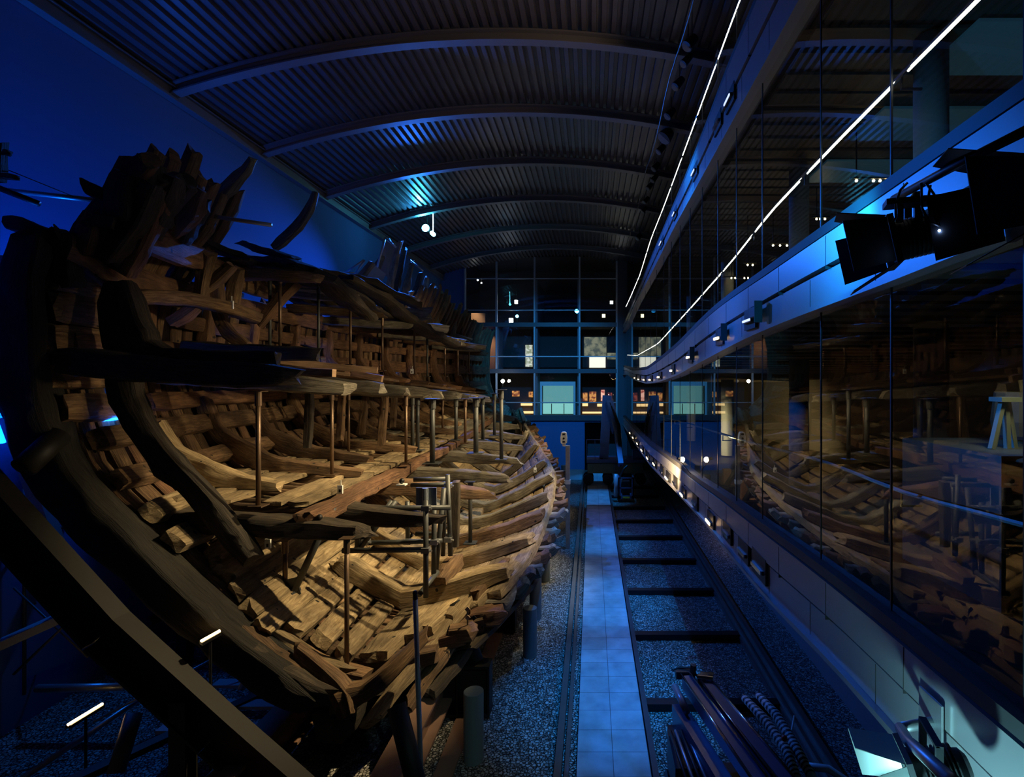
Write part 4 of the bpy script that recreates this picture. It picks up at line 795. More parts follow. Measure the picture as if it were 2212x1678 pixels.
single('cable', (5, 362), (160, 425), 9.5, 9.8, .008, BLACK, 'thin dark cable slanting above the bright tube', 'cable')
o = timber('mast_stump', [P3(0, 395, 9.4), P3(4, 312, 9.4)], (1, 0, 0), 0.14, 0.14, DARKW, None, rough=0.02); tag(o, 'dark upright timber stump at the upper left edge of the picture', 'timber')
for q, lab in ((((5, 328, 9.4), (30, 335, 9.4)), 'small splintered dark branch on the upright stump, upper one'), (((5, 380, 9.4), (42, 385, 9.4)), 'dark rounded stub on the upright stump, lower one')):
    o = pxt('timber_stub', q, 0.12, 0.09, DARKW, None, rough=0.03, seg=0.08); tag(o, lab, 'timber')
o = pxt('timber_stub', ((26, 590, 9.3), (55, 610, 9.3)), 0.08, 0.07, DARKW, None, rough=0.03, seg=0.08); tag(o, 'small broken dark stick pointing left out of the hull', 'timber')
# clear panels and tubes of the far castle
ACR = plain('clear_panel', (0.35, 0.42, 0.5), 0.35, 0.0)
def quad(name, pts, th, m, lab, cat, grp=None):
    bm = NB(); p = [Vector(q) for q in pts]; n = (p[1]-p[0]).cross(p[2]-p[0]).normalized()*th
    a = [bm.verts.new(q) for q in p]; b = [bm.verts.new(q+n) for q in p]; bm.faces.new(a); bm.faces.new(b[::-1])
    for k in range(len(p)): bm.faces.new((a[k], b[k], b[(k+1) % len(p)], a[(k+1) % len(p)]))
    o = link(name, bm, m); return tag(o, lab, cat, grp)
quad('acrylic_sheet', [P3(782, 612, 21), P3(806, 570, 21.4), P3(834, 592, 21.6), P3(817, 625, 21.2)], 0.03, ACR, 'square blue grey panel leaning beside the short timber on the far castle', 'panel')
quad('acrylic_sheet', [P3(813, 580, 23), P3(832, 512, 23), P3(856, 532, 23.5), P3(838, 600, 23.3)], 0.02, plain('smoky_panel', (0.10, 0.14, 0.2), 0.3), 'tall thin dark panel hung between two tubes on the far castle', 'panel')
o = pxt('leaning_timber', ((770, 612, 20.8), (805, 566, 21)), 0.3, 0.22, GREYW, None, (1, 0, 0)); tag(o, 'short pale blue lit timber leaning in front of the square panel', 'timber')
for q, lab in (((738, 594, 786, 562), 'bright diagonal tube rising to the left tube joint of the far castle'), ((788, 562, 758, 604), 'bright tube leaning down from the left tube joint of the far castle'), ((718, 588, 770, 590), 'bright level tube on the edge behind the topmost deck'), ((832, 514, 814, 580), 'upright bright tube at the left of the tall dark panel'), ((834, 515, 855, 534), 'short tube along the top of the tall dark panel'), ((886, 562, 914, 585), 'thin tube between the far castle frames')):
    single('support_tube', q[:2], q[2:], 21.5, 21.5, .04 if q[0] != 886 else .03, CY, lab, 'tube', 'tubes on the far castle')
for q, lab in (((984, 722, 1020, 733), 'upper of two bright tubes behind the far end of the hull'), ((984, 724, 1015, 738), 'lower of two bright tubes behind the far end of the hull')): single('support_tube', q[:2], q[2:], 30, 30, .05, CY, lab, 'tube')
o = quad('acrylic_sheet', [P3(885, 630, 24), P3(889, 668, 24), P3(881, 668, 24), P3(882, 630, 24)], 0.05, ACR, 'small upright blue lit plate on the far deck beam', 'panel')
# ------------------------------------------------------------------ lamps
def cyl(bm, a, b, r0, r1=None, n=20): tube(bm, [a, b], [r0, r1 if r1 is not None else r0], n)
c = LAMP; g = empty('theatre_lamp', c, 'dazzling cyan blue lamp high above the far end of the hull', 'lamp')
bm = NB(); cyl(bm, c+Vector((0, .42, .02)), c+Vector((0, -.05, 0)), 0.14, 0.19); tube(bm, [c+Vector((0, .2, 0)), (c.x, c.y+.2, vz(c.x))], 0.025); link('housing', bm, BLACK, g, True)
bm = NB(); cyl(bm, c+Vector((0, -.05, 0)), c+Vector((0, -.06, 0)), 0.18); link('lens', bm, EBLU, g)
bm = NB(); q = P3(933, 503, 26.8); cyl(bm, q, q+Vector((0, -.05, 0)), 0.09); cyl(bm, q+Vector((0, .02, 0)), q+Vector((0, .3, 0)), 0.1); tube(bm, [q+Vector((0, .2, 0)), (q.x, q.y+.2, vz(q.x))], 0.02)
o = link('small_lamp', bm, em('emit_blue2', (0.1, 0.7, 1.0), 40)); tag(o, 'smaller bright blue lamp just below right of the dazzling one', 'lamp')
def floodlight(c, d, up, s, lab, lens=BLACK, door=BLACK, body=BLACK):
    """barn door lamp: body, ribs, four flaps, yoke"""
    c = Vector(c); d, sx, u = frame_axes(d, up)
    g = empty('floodlight', c, lab, 'floodlight')
    bm = NB(); tube(bm, [c-d*0.42*s, c-d*0.38*s, c-d*0.1*s, c+d*0.05*s], [0.09*s, 0.14*s, 0.17*s, 0.19*s], 24); bx_ = link('body', bm, body, g); bx_.data.set_sharp_from_angle(angle=0.5)
    bm = NB()
    for k in range(9):
        a = -0.32+k*0.035; tube(bm, [c+d*a*s, c+d*(a+0.012)*s], 0.185*s, 24)
    link('cooling_fins', bm, DGREY if body is BLACK else body, g)
    bm = NB(); obox(bm, c+d*0.08*s, d, sx, u, 0.05*s, 0.44*s, 0.44*s); link('front_frame', bm, body, g)
    bm = NB(); tube(bm, [c+d*0.1*s, c+d*0.108*s], 0.15*s, 24); link('lens', bm, lens, g)
    for a, w0, w1 in ((sx, .40, .46), (-sx, .40, .46), (u, .42, .3), (-u, .42, .3)):
        b = a.cross(d).normalized(); p = c+d*0.11*s+a*0.22*s; q = p+(d*0.85+a*0.35).normalized()*0.40*s
        bm = NB(); vs = [p-b*w0/2*s, p+b*w0/2*s, q+b*w1/2*s, q-b*w1/2*s]; n = (vs[1]-vs[0]).cross(vs[2]-vs[0]).normalized()*0.004
        A = [bm.verts.new(v) for v in vs]; B = [bm.verts.new(v+n) for v in vs]; bm.faces.new(A); bm.faces.new(B[::-1])
        for k in range(4): bm.faces.new((A[k], B[k], B[(k+1) % 4], A[(k+1) % 4]))
        link('barn_door', bm, door, g)
    bm = NB(); 
    for e in (-1, 1): bar(bm, c+sx*e*0.21*s-d*0.1*s, c+sx*e*0.21*s-d*0.1*s+Vector((0, 0, .34*s)), 0.015, 0.04)
    bar(bm, c-sx*0.22*s-d*0.1*s+Vector((0, 0, .34*s)), c+sx*0.22*s-d*0.1*s+Vector((0, 0, .34*s)), 0.04, 0.015); link('yoke', bm, body, g)
    return g
floodlight(P3(1945, 520, 2.9), (-0.85, 0.3, -0.18), (0, 0, 1), 0.58, 'black floodlight with open barn doors in front of the blue band, the smaller farther one')
floodlight(P3(2240, 425, 2.3), (-0.85, 0.25, -0.12), (0, 0, 1), 0.68, 'large black floodlight cut off by the right edge of the picture, nearer than the other')
TEAL = plain('teal_lamp_body', (0.42, 0.5, 0.48), 0.35, 0.4)
g = floodlight(P3(1985, 1665, 3.1), (-0.8, 0.2, -0.25), (0, 0, 1), 0.62, 'grey floodlight with pale barn doors on a pipe bracket at the bottom right', BLACK, TEAL, DGREY)
bm = NB(); p = P3(2035, 1555, 3.62); q = P3(1945, 1572, 3.55); tube(bm, [p, q], 0.032, 14); tube(bm, [q, P3(1962, 1600, 3.3), P3(2060, 1690, 2.3)], 0.034, 14); link('pipe_bracket', bm, GALV, g, True)
bm = NB(); box(bm, XW-0.14, XW-0.125, 3.5, 3.74, p.z-0.16, p.z+0.16); link('wall_plate', bm, GALV, g)
g = empty('lamp_bar', P3(2000, 400, 2.5), 'black pipe and yoke with dangling cables carrying the two floodlights', 'bracket')
bm = NB(); tube(bm, [P3(1930, 430, 2.9), P3(2050, 365, 2.45), P3(2230, 275, 2.0)], 0.02, 12); link('pipe', bm, BLACK, g, True)
bm = NB(); p = P3(1925, 437, 2.8); obox(bm, P3(1968, 437, 2.75), (1, -0.3, 0), (0, 0, 1), (0.3, 1, 0), 0.24, 0.03, 0.1); bar(bm, P3(1943, 440, 2.75), P3(1943, 480, 2.75), 0.02, 0.03); link('yoke', bm, BLACK, g)
for k, pl in enumerate((((1990, 395), (1992, 450), (2008, 480), (2030, 488)), ((2000, 395), (2018, 420), (2020, 470), (2028, 485)), ((1960, 395), (1945, 410), (1938, 430)), ((1935, 440), (1935, 470), (1928, 480)), ((2010, 400), (2003, 440), (2024, 470)))):
    bm = NB(); tube(bm, [P3(a, b, 2.6) for a, b in pl], 0.006, 6); link('cable', bm, BLACK, g, True)
bm = NB(); q = P3(2029, 498, 2.6); bmesh.ops.create_uvsphere(bm, u_segments=8, v_segments=6, radius=0.006, matrix=Matrix.Translation(q)); link('pilot_light', bm, em('emit_pilot', (0.3, 0.5, 1), 60), g)
# slot lamps let into the bands
def slot_lamp(u, v, lit, lab, key, box_=False, s=1.0):
    y = 2808/(u-U0); z = CH-(v-V0)*y/F; g = empty('slot_lamp', (XW-0.05, y, z), lab, 'lamp', 'lamps let into the gallery bands')
    h_ = 0.17*s; l_ = 0.24*s*(1 if y < 16 else 1.5)
    bm = NB(); box(bm, XW-0.108, XW-0.06, y-l_-0.03, y+l_+0.03, z-h_*0.75, z+h_); link('recess', bm, BLACK, g)
    bm = NB(); box(bm, XW-0.15, XW-0.108, y-l_*.8, y+l_*.8, z-0.035, z+0.02); link('housing', bm, DGREY if lit != 2 else CHROME, g)
    if lit == 1:
        bm = NB(); box(bm, XW-0.165, XW-0.15, y-l_*0.75, y+l_*0.75, z-0.03, z+0.012); link('light_bar', bm, EWARM, g)
    if lit == 3:
        bm = NB(); box(bm, XW-0.165, XW-0.15, y-l_*0.75, y+l_*0.75, z-0.02, z+0.01); link('light_bar', bm, EDIM, g)
    if box_:
        bm = NB(); box(bm, XW-0.2, XW-0.11, y-l_-0.34, y-l_-0.05, z+0.0, z+0.13); box(bm, XW-0.215, XW-0.11, y-l_-0.36, y-l_-0.34, z-0.09, z+0.2); link('ballast_box', bm, DGREY, g)
lows = [(1546, 1126, 1), (1485, 1068, 1), (1450, 1032, 1), (1421, 1002, 1), (1406, 989, 1), (1393, 972, 1), (1383, 958, 1), (1373, 945, 1), (1366, 935, 1)]
for i, (u, v, l) in enumerate(lows): slot_lamp(u, v, l, 'glowing warm slot lamp in the lowest band, %s nearest' % ORD[i], 'low')
for i, (u, v, l) in enumerate([(1655, 1225, 2), (1620, 1192, 2), (1583, 1152, 2), (1511, 1085, 2), (1466, 1042, 2), (1436, 1017, 2), (1414, 996, 2), (1400, 979, 2)]): slot_lamp(u, v, l, 'unlit grey slot lamp in the lowest band, %s nearest' % ORD[i], 'low', s=1.0 if i else 1.15)
for i, (u, v, l, b) in enumerate([(1635, 692, 3, True), (1566, 730, 1, True), (1500, 771, 1, True), (1461, 800, 1, False), (1432, 814, 1, False), (1412, 820, 1, False), (1398, 820, 1, False), (1386, 819, 1, False), (1377, 816, 1, False)]): slot_lamp(u, v, l, '%s slot lamp in the middle band, %s nearest' % ('dim bluish' if l == 3 else 'glowing warm', ORD[i]), 'mid', b)
for i, (u, v, l) in enumerate([(1590, 215, 3), (1562, 268, 2), (1511, 372, 3), (1466, 462, 3), (1436, 525, 3)]): slot_lamp(u, v, l, 'small slot lamp in the topmost band, %s nearest' % ORD[i], 'top')
# small band flood seen mirrored in the glass; an added spot makes the warm pool
g = empty('band_flood', (2.02, 12.6, 4.75), 'small warm lamp on the sill of the lowest band, shining like a star', 'lamp')
bm = NB(); tube(bm, [(1.98, 12.6, 4.78), (2.06, 12.64, 4.75)], 0.035, 12); tube(bm, [(2.02, 12.6, 4.76), (2.3, 12.6, 4.4)], 0.01); link('housing', bm, BLACK, g)
bm = NB(); bmesh.ops.create_uvsphere(bm, u_segments=12, v_segments=8, radius=0.06, matrix=Matrix.Translation((2.1, 12.65, 4.74))); link('bulb', bm, em('emit_star', (1.0, 0.72, 0.35), 160), g)
# lamps hanging from the roof on a cable track
hang = ((1492, 92, 12.6, .16), (1484, 130, 13, .12), (1466, 180, 14.5, .15), (1448, 245, 16.5, .15), (1440, 292, 18, .3), (1428, 322, 19, .15), (1417, 360, 21, .15), (1414, 385, 22, .14), (1404, 402, 23, .14), (1396, 432, 25, .13), (1392, 453, 26.5, .13), (1380, 511, 31, .2))
for i, (u, v, Y, r) in enumerate(hang):
    c = P3(u, v, Y); g = empty('track_lamp', c, 'black spot lamp hanging from the roof near the glass wall, %s nearest' % ORD[i], 'lamp', 'spot lamps hung from the roof')
    bm = NB(); cyl(bm, c+Vector((.1, 0, .12)), c+Vector((-.1, -.04, -.12)), r*0.6, r*0.85, 14); link('can', bm, BLACK, g)
    bm = NB(); cyl(bm, c+Vector((-.1, -.04, -.12)), c+Vector((-.104, -.042, -.125)), r*0.75, r*0.75, 14); link('lens', bm, plain('lens_grey', (0.25, 0.28, 0.3), 0.2, 0.3), g)
    bm = NB(); tube(bm, [c+Vector((.03, 0, .1)), (c.x+.03, c.y, vz(c.x))], 0.012, 6); link('drop_rod', bm, BLACK, g)
bm = NB(); tube(bm, [(2.0, y, 14.15+0.15*math.sin(y)) for y in range(9, 34)], 0.02, 6); o = link('power_cable', bm, BLACK); tag(o, 'black power cable looping along the hanging spot lamps', 'cable')
# ------------------------------------------------------------------ lifting machines on the track
def machine_far():
    g = empty('boom_lift', (1.6, 31, 0.1), 'distant blue lit boom lift with a basket, on the track before the back wall', 'machine')
    M = MACH
    c = P3(1352, 1044, 29.5)
    bm = NB()
    for x0, x1 in ((-.42, -.36), (.36, .42)): box(bm, c.x+x0, c.x+x1, 29.2, 30.0, 0.2, 1.35)
    box(bm, c.x-.42, c.x+.42, 29.2, 30, 0.2, 0.36); box(bm, c.x-.42, c.x+.42, 29.2, 29.25, 1.28, 1.35); box(bm, c.x-.42, c.x+.42, 29.2, 29.25, 0.75, 0.82); box(bm, c.x-.42, c.x-.28, 29.2, 29.24, 0.2, 1.35); box(bm, c.x+.28, c.x+.42, 29.2, 29.24, 0.2, 1.35); link('basket', bm, M, g)
    bm = NB(); box(bm, c.x-.2, c.x+.2, 29.4, 29.9, 0.4, 1.1); tube(bm, [(c.x-.3, 29.5, 1.35), (c.x-.1, 29.6, 1.75), (c.x+.1, 29.7, 1.9)], 0.06); link('control_box', bm, BLACK, g)
    bm = NB(); box(bm, c.x-.18, c.x+.18, 29.19, 29.2, 0.24, 0.33); link('warning_label', bm, plain('yellow', (0.7, 0.6, 0.05), 0.5), g)
    bm = NB(); bar(bm, (1.6, 30.0, 1.9), (1.45, 32, 3.6), 0.28, 0.3); link('boom', bm, M, g)
    bm = NB(); bar(bm, (1.45, 32.0, 3.5), (1.05, 33.2, 5.2), 0.42, 0.4); link('boom', bm, M, g)
    bm = NB(); bar(bm, (0.75, 33.5, 1.8), (0.95, 33.5, 5.6), 0.55, 0.5, (0, 1, 0)); link('mast', bm, M, g)
    for k in range(4):
        bm = NB(); tube(bm, [(1.1+.1*k, 32.6, 5.2-.2*k), (1.5+.05*k, 31.8, 3.9), (1.55+.05*k, 30.6, 2.5), (1.6, 30, 1.8)], 0.03, 6); link('hose', bm, BLACK, g)
    bm = NB(); box(bm, -.3, 3.2, 33.0, 34.6, 1.55, 1.75); link('platform', bm, MACH, g)
    bm = NB(); box(bm, -.25, 3.1, 33.1, 34.4, 0.9, 1.5); link('chassis', bm, plain('machine_green', (0.12, 0.17, 0.10), 0.5), g)
    for x in (-.2, 1.0, 2.2, 3.0):
        for y in (33.3, 34.3):
            bm = NB(); tube(bm, [(x, y-.1, .5), (x, y+.1, .5)], 0.33, 18); link('wheel', bm, BLACK, g)
    bm = NB()
    for z in (2.1, 2.5, 2.95): bar(bm, (-.3, 33, z), (0.7, 33, z), .03, .03)
    for x in (-.3, 0.2, .7): bar(bm, (x, 33, 1.75), (x, 33, 2.95), .03, .03)
    link('guard_rail', bm, MACH, g)
    bm = NB(); bar(bm, (1.4, 32.95, 0.3), (1.4, 32.95, 1.7), .04, .04); bar(bm, (1.7, 32.95, 0.3), (1.7, 32.95, 1.7), .04, .04)
    for z in (.5, .8, 1.1, 1.4): bar(bm, (1.4, 32.95, z), (1.7, 32.95, z), .03, .03)
    link('ladder', bm, MACH, g)
    bm = NB(); box(bm, .5, .85, 32.9, 33.1, 2.05, 2.5); box(bm, 2.5, 3.1, 33.2, 33.8, 1.75, 2.3); link('engine_box', bm, MACH, g)
    bm = NB(); tube(bm, [(c.x-.55, 29.4, 0.3), (c.x-.55, 29.4, 1.5)], 0.11, 14); link('hydraulic_cylinder', bm, plain('pale_steel', (0.45, 0.5, 0.55), 0.3, 0.3), g, True)
    return g
machine_far()
def machine_near():
    g = empty('boom_lift', (1.9, 7.5, 0.1), 'boom lift with folded shiny booms seen from above at the bottom of the picture', 'machine')
    e1 = Vector((1.62, 8.9, 1.75)); e0 = Vector((2.05, 6.2, 1.95))
    for dx, dz, w_, h_, m in ((-.12, 0, .16, .2, MACH), (.16, .02, .15, .2, MACH), (.02, -.2, .2, .16, DGREY), (-.34, -.35, .2, .3, MACH)):
        bm = NB(); bar(bm, e0+Vector((dx, 0, dz)), e1+Vector((dx*0.8, -abs(dx)*1.2, dz)), w_, h_); link('boom', bm, m, g)
    for dx, dz, r in ((-.22, .1, .02), (-.05, .13, .018), (.05, .12, .016), (.26, .12, .02), (.3, .02, .02)):
        bm = NB(); tube(bm, [e0+Vector((dx, 0, dz)), e1+Vector((dx*0.8, -.1, dz))], r, 10); link('hydraulic_pipe', bm, CHROME, g, True)
    bm = NB(); obox(bm, e1+Vector((.18, -.28, .1)), (1, -.4, 0), (.4, 1, 0), (0, 0, 1), .2, .22, .14); tube(bm, [e1+Vector((.05, -.3, .16)), e1+Vector((.28, -.36, .16))], .05, 12); tube(bm, [e1+Vector((.26, -.3, .06)), e1+Vector((.26, -.3, .22))], .045, 12); link('knuckle', bm, CHROME, g)
    bm = NB(); obox(bm, e1+Vector((-.1, 0, .05)), (1, 0, 0), (0, 1, 0), (0, 0, 1), .3, .12, .12); tube(bm, [e1+Vector((-.3, .02, .1)), e1+Vector((-.2, .06, .12)), e1+Vector((0, .02, .14))], .015); tube(bm, [e1+Vector((0, -.1, .05)), e1+Vector((.02, -.1, .25))], .05); link('head', bm, DGREY, g)
    bm = NB(); tube(bm, [e1+Vector((-.28, -.1, -.1)), e1+Vector((-.2, -.75, -.1))], .055, 14); link('cylinder', bm, plain('pale_steel', (0.45, 0.5, 0.55), 0.3, 0.3), g, True)
    bm = NB(); box(bm, 1.12, 1.5, 7.3, 8.1, .9, 1.4); box(bm, 1.15, 1.35, 8.1, 8.3, 1.1, 1.35); link('valve_block', bm, DGREY, g)
    for k in range(5):
        bm = NB(); tube(bm, [(1.15+.08*k, 8.0, 1.45), (1.17+.08*k, 7.4, 1.52), (1.25+.09*k, 6.4, 1.5)], .025, 8); link('hose', bm, GALV if k % 2 else BLACK, g, True)
    bm = NB(); box(bm, 1.15, 2.9, 5.2, 8.2, .45, .85); link('chassis', bm, DGREY, g)
    for x in (1.2, 2.85):
        for y in (5.8, 7.9):
            bm = NB(); tube(bm, [(x-.1, y, .52), (x+.1, y, .52)], .36, 20); link('wheel', bm, BLACK, g)
    for q in (((2.22, 8.0), (2.4, 7.6), (2.52, 7.1), (2.5, 6.6)), ((2.45, 8.05), (2.6, 7.7), (2.66, 7.2), (2.7, 6.7))):
        bm = NB(); tube(bm, [(x, y, 1.95-0.25*i*0.3) for i, (x, y) in enumerate(q)], [.05, .07, .07, .06], 10); link('striped_sleeve', bm, sleeve_m, g, True)
    bm = NB(); tube(bm, [(2.7, 6.85, 1.75), (2.95, 6.8, 1.75), (3.15, 6.6, 1.7), (3.25, 6.3, 1.6)], .045, 12); link('white_hose', bm, WHITE, g, True)
    bm = NB(); tube(bm, [(2.62, 7.3, 1.6), (2.95, 7.95, 1.7)], .014, 8); link('rod', bm, WHITE, g)
    bm = NB(); bmesh.ops.create_uvsphere(bm, u_segments=12, v_segments=8, radius=.04, matrix=Matrix.Translation((2.47, 7.0, 2.0))); link('red_knob', bm, plain('red', (0.5, 0.06, 0.05), 0.4), g)
    return g
sleeve_m, N_, L_ = nt('striped_sleeve'); wv_ = N_.new('ShaderNodeTexWave'); wv_.inputs['Scale'].default_value = 5; wv_.bands_direction = 'Y'; wv_.inputs['Distortion'].default_value = 3
tc_ = N_.new('ShaderNodeTexCoord'); L_.new(tc_.outputs['Object'], wv_.inputs['Vector']); cr_ = N_.new('ShaderNodeValToRGB'); cr_.color_ramp.interpolation = 'CONSTANT'
cr_.color_ramp.elements[0].color = (0.02, 0.02, 0.02, 1); cr_.color_ramp.elements[1].position = 0.5; cr_.color_ramp.elements[1].color = (0.8, 0.8, 0.75, 1)
L_.new(wv_.outputs['Fac'], cr_.inputs[0]); L_.new(cr_.outputs[0], N_['Principled BSDF'].inputs['Base Color'])
machine_near()
# ------------------------------------------------------------------ rooms behind the back wall
bm = NB(); box(bm, bx(1070), bx(1340)+0.2, D+2.36, D+2.5, bz(930), bz(706)); struct('wall_partition', bm, plain('partition_dark', (0.05, 0.035, 0.03), 0.8))
def panel(name, u0, u1, v0, v1, dy, m, lab, cat, grp=None):
    y = D+(2.28 if name == 'lightbox' else 2.0); k = y/F; bm = NB(); box(bm, (u0-U0)*k, (u1-U0)*k, y, y+0.06, CH-(v1-V0)*k, CH-(v0-V0)*k)
    if name != 'lightbox': box(bm, (u0-U0)*k+.05, (u1-U0)*k-.05, y+0.06, y+0.36, CH-(v1-V0)*k, CH-(v1-V0)*k+0.04)
    o = link(name, bm, m); return tag(o, lab, cat, grp)
def artmat(name, base, dark, s, sc=3.0):
    m, N, L = nt(name); b = N['Principled BSDF']; b.inputs['Base Color'].default_value = (0, 0, 0, 1)
    tc = N.new('ShaderNodeTexCoord'); no = N.new('ShaderNodeTexNoise'); no.inputs['Scale'].default_value = sc; no.inputs['Detail'].default_value = 10; L.new(tc.outputs['Object'], no.inputs[0])
    cr = N.new('ShaderNodeValToRGB'); cr.color_ramp.elements[0].position = 0.42; cr.color_ramp.elements[0].color = (*dark, 1); cr.color_ramp.elements[1].position = 0.56; cr.color_ramp.elements[1].color = (*base, 1)
    L.new(no.outputs[0], cr.inputs[0]); L.new(cr.outputs[0], b.inputs['Emission Color']); b.inputs['Emission Strength'].default_value = s; return m
A1 = artmat('lit_map', (0.85, 0.85, 0.7), (0.35, 0.38, 0.22), 0.9, 5); A2 = artmat('lit_red', (1.0, 0.42, 0.1), (0.25, 0.05, 0.02), 0.8, 4); A3 = artmat('lit_green', (0.38, 0.36, 0.2), (0.12, 0.13, 0.08), 0.6, 2)
panel('lightbox', 1135, 1150, 745, 792, 1.5, A1, 'narrow bright white display panel on the middle floor, left bay', 'display')
panel('lightbox', 1273, 1308, 771, 794, 1.0, em('emit_table', (0.95, 0.9, 0.7), 1.3), 'bright white lit table front on the middle floor, right bay', 'display')
panel('lightbox', 1262, 1310, 728, 770, 1.6, A3, 'large green and beige lit picture on the middle floor, right bay', 'display')
panel('lightbox', 1312, 1330, 762, 776, 1.6, A3, 'small framed green picture at the right of the large lit picture', 'display')
panel('lightbox', 1273, 1288, 846, 868, 1.8, A2, 'tall orange lit panel on the lowest floor, right bay', 'display')
panel('lightbox', 1259, 1269, 848, 866, 1.8, A2, 'narrow orange lit panel at the left of the tall orange one', 'display')
panel('lightbox', 1298, 1306, 842, 866, 2.0, artmat('lit_redb', (1.0, 0.5, 0.35), (0.4, 0.05, 0.03), 1.2), 'slim red and white lit figure panel on the lowest floor', 'display')
panel('lightbox', 1313, 1322, 848, 866, 2.2, artmat('lit_redc', (0.5, 0.1, 0.06), (0.1, 0.02, 0.02), 0.8), 'dark red lit panel beside the right edge of the lowest floor', 'display')
for i, (a, b, c_, d_, lab) in enumerate(((1258, 1330, 889, 893, 'long yellow lit strip shelf on the lowest floor, right bay'), (1290, 1316, 872, 878, 'short orange lit shelf above the long yellow strip'), (1258, 1270, 871, 877, 'short orange lit shelf below the narrow orange panel'), (1124, 1152, 888, 893, 'yellow lit strip shelf on the lowest floor, left bay'), (1125, 1150, 871, 876, 'orange lit shelf on the lowest floor, left bay'))):
    panel('lit_shelf', a, b, c_, d_, 0.8, em('emit_shelf', (1.0, 0.62, 0.25), 1.6), lab, 'shelf')
panel('lightbox', 1106, 1122, 844, 856, 1.8, A2, 'orange lit picture behind the hull end on the lowest floor', 'display')
panel('lightbox', 1142, 1151, 846, 858, 1.8, A2, 'small orange lit picture at the right of the left bay, lowest floor', 'display')
# lift with lit car
g = empty('lift_car', (bx(1205), D+1, bz(895)), 'turquoise lit lift car behind glass at the foot of the back wall', 'lift')
bm = NB(); k_ = (D+1.2)/F; box(bm, (1172-U0)*k_, (1238-U0)*k_, D+1.6, D+1.65, CH-(895-V0)*k_, CH-(829-V0)*k_); link('back_panel', bm, em('emit_lift', (0.22, 0.62, 0.62), 0.55), g)
bm = NB(); box(bm, (1172-U0)*k_, (1238-U0)*k_, D+1.5, D+1.6, CH-(894-V0)*k_, CH-(872-V0)*k_); link('lower_panel', bm, em('emit_lift2', (0.35, 0.85, 0.75), 0.75), g)
bm = NB()
for u in (1167, 1239): box(bm, (u-U0)*k_, (u+4-U0)*k_, D+1.0, D+1.2, CH-(897-V0)*k_, CH-(824-V0)*k_)
box(bm, (1167-U0)*k_, (1243-U0)*k_, D+1.0, D+1.2, CH-(833-V0)*k_, CH-(824-V0)*k_); link('frame', bm, em('emit_frame', (0.05, 0.3, 0.7), 0.5), g)
for u in (1191, 1218):
    bm = NB(); box(bm, (u-.8-U0)*k_, (u+.8-U0)*k_, D+1.45, D+1.49, CH-(894-V0)*k_, CH-(872-V0)*k_); link('door_joint', bm, BLACK, g)
# furniture and small lamps in the upper rooms
for i, (u, v, r, Y, s_, lab) in enumerate(((1115, 652, .16, 2, EW, 'white lamp in the upper left room'), (1117, 683, .14, 1, em('emit_c', (0.1, 0.5, 1), 40), 'blue star lamp in the upper left room'), (1104, 692, .2, 1.2, EW, 'small white box lamp beside the blue star lamp'), (1321, 653, .14, 1.5, EW, 'square white lamp at the right of the upper rooms'), (1304, 682, .16, 1.8, em('emit_y', (1, .85, .4), 4), 'yellow window lamp in the upper right room'), (1086, 823, .16, -1.5, em('emit_w2', (1, .95, .8), 60), 'bright white lamp at the far end of the hull'), (1032, 605, .06, 1, EW, 'tiny ceiling lamp of the upper left room, left one'), (1040, 611, .05, 1, EW, 'tiny ceiling lamp of the upper left room, right one'))):
    y = D+Y; c = P3(u, v, y); g = empty('room_lamp', c, lab, 'lamp'); bm = NB()
    if i not in (1, 5): obox(bm, c, (1, 0, 0), (0, 1, 0), (0, 0, 1), r*1.5, .1, r*1.6)
    else: bmesh.ops.create_uvsphere(bm, u_segments=12, v_segments=8, radius=r*.8, matrix=Matrix.Translation(c))
    link('lamp_glass', bm, s_, g)
    zt = 0.0 if i == 5 else (bz(702)+.02 if i in (1, 2, 4) else 15.56)
    bm = NB(); tube(bm, [c+Vector((0, .06, -r if i in (1, 2, 4, 5) else r)), (c.x, c.y+.06, zt)], .02, 6); link('rod', bm, BLACK, g)
spot('room_wash_a', P3(1040, 722, D+1.0), P3(1040, 760, D+2.4), 200, (1, .62, .3), 120, .8, .1)
spot('room_wash_b', P3(1022, 668, D+1.2), P3(1022, 700, D+2.3), 120, (1, .7, .4), 100, .8, .1)
# ------------------------------------------------------------------ inside the galleries
def gtag(name, bm, m, lab, cat, grp=None, sm=False): return tag(link(name, bm, m, None, sm), lab, cat, grp)
yb = 5.1; f_ = BT['low'](yb)
bm = NB(); box(bm, 3.3, 4.6, 4.4, 5.8, f_-.05, CH-.62); gtag('display_plinth', bm, plain('plinth_green', (0.16, 0.19, 0.15), 0.5), 'pale green display plinth behind the lowest glass at the right edge', 'plinth')
g = empty('wooden_cask', (4.15, 5.2, CH-.62), 'old brown wooden cask standing on the pale green plinth', 'cask')
bm = NB(); tube(bm, [(4.15, 5.2, CH-.62), (4.15, 5.2, CH-.4), (4.15, 5.2, CH-.12)], [.26, .29, .26], 14); link('staves', bm, plain('cask_wood', (0.2, 0.15, 0.06), 0.7, var=.4, bscale=9), g)
bm = NB(); tube(bm, [(4.15, 5.2, CH-.56), (4.15, 5.2, CH-.53)], .285, 20); link('hoop', bm, DGREY, g)
bm = NB(); tube(bm, [(4.1, 5.2, CH-.12), (4.08, 5.2, CH-.02), (4.16, 5.2, CH+.0), (4.2, 5.2, CH-.12)], .02, 8); link('rope_handle', bm, plain('rope', (0.3, 0.24, 0.14), 0.9), g)
g = empty('trestle_stool', (3.72, 4.9, CH-.62), 'pale green stool with splayed legs beside the cask', 'stool')
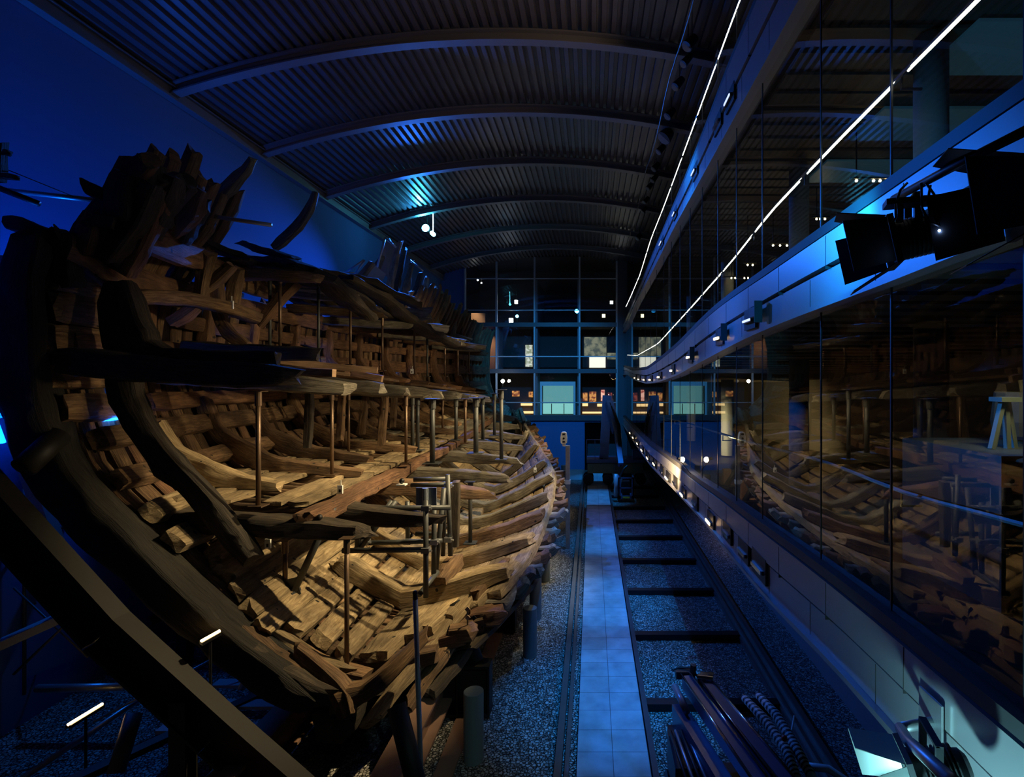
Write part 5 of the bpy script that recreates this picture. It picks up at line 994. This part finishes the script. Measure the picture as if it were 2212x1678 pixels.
bm = NB(); box(bm, 3.62, 3.8, 4.82, 4.98, CH-.2, CH-.16); link('seat', bm, plain('stool_green', (0.5, 0.53, 0.36), 0.5), g)
for dx, dy in ((-.16, -.05), (0.02, 0), (.12, .05), (-.02, .12)):
    bm = NB(); bar(bm, (3.71+dx*.2, 4.9+dy*.2, CH-.2), (3.71+dx, 4.9+dy, CH-.62), .035, .05, (0, 1, 0)); link('leg', bm, MATS['stool_green'], g)
spot('gallery_lamp_low', (3.6, 4.4, 7.2), (4.0, 5.2, 5.6), 16, (1, .95, .65), 70, .7, .1)
bm = NB(); bmesh.ops.create_uvsphere(bm, u_segments=16, v_segments=8, radius=.1, matrix=Matrix.Translation((3.55, 4.45, CH-.66)) @ Matrix.Diagonal((1.6, 1.2, .35, 1))); gtag('wooden_bowl', bm, plain('bowl', (0.25, 0.17, 0.09), 0.5), 'shallow brown bowl on the corner of the plinth', 'bowl', None, True)
# blue lit mesh panels in the ceiling of the upper gallery and their lamps
mesh_m = plain('mesh_panel', (0.10, 0.22, 0.28), 0.5, emit=(0.03, 0.10, 0.16), es=0.16)  # blue light on the mesh put into its colour and a faint glow
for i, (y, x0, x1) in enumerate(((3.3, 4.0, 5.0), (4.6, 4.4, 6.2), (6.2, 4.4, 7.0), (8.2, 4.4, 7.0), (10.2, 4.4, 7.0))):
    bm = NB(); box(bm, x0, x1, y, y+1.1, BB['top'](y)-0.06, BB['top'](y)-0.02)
    g = gtag('ceiling_mesh_panel', bm, mesh_m, 'dim blue lit mesh ceiling panel behind the upper glass, %s nearest' % ORD[i], 'ceiling panel', 'blue lit mesh ceiling panels')
rows_l = (('nearest bright row of four warm ceiling lights behind the upper glass', 9, 393, (1850, 1887, 1901, 1914)), ('row of three warm ceiling lights just above the bright row of four', 11, 373, (1850, 1887, 1901)), ('row of three warm lights left of the bright row, near the blue band', 12, 475, (1764, 1772, 1782)),
 ('row of three warm lights right of the tall blue column', 13, 532, (1670, 1685, 1700)), ('pair of warm lights left of the tall blue column', 14, 574, (1615, 1626)), ('row of four warm lights over the small yellow lamp', 16, 602, (1580, 1588, 1608, 1616)), ('farthest pair of warm ceiling lights behind the upper glass', 18, 648, (1565, 1571)))
for lab, Y, v, us in rows_l:
    pts = [P3(u, v, Y) for u in us]
    if pts[-1].x > 7.4: Y = Y*7.2/pts[-1].x; pts = [P3(u, v, Y) for u in us]
    g = empty('light_track', pts[0], lab, 'ceiling lights')
    top = BB['top'](Y)+0.06
    bm = NB(); box(bm, pts[0].x-.1, pts[-1].x+.1, Y-.02, Y+.02, pts[0].z+.05, pts[0].z+.08); link('bar', bm, BLACK, g)
    bm = NB(); tube(bm, [(pts[0].x, Y, pts[0].z+.06), (pts[0].x, Y, top)], .012, 6); link('hanger', bm, BLACK, g)
    for p in pts:
        bm = NB(); bmesh.ops.create_uvsphere(bm, u_segments=8, v_segments=6, radius=.022, matrix=Matrix.Translation(p+Vector((0, 0, .02)))); link('bulb', bm, em('emit_down', (1, .75, .4), 60), g)

g = empty('survey_target', P3(1010, 1330, 10.2), 'small diamond shaped survey targets at the broken right edge of the hull', 'marker')
for u, v, m in ((1010, 1316, WHITE), (1010, 1334, WHITE), (1023, 1335, BLACK)):
    c = P3(u, v, 10.2); q = (u-1010)*0.001; bm = NB(); obox(bm, c+Vector((0, q, 0)), (1, 0, 1), (0, 1, 0), (-1, 0, 1), .075, .015, .075); link('target', bm, plain('target_tan', (0.5, 0.38, 0.25), 0.6) if m is WHITE else BLACK, g)
bm = NB(); tube(bm, [P3(1010, 1316, 10.23), P3(1010, 1385, 10.6)], .015, 6); link('stalk', bm, DGREY, g)
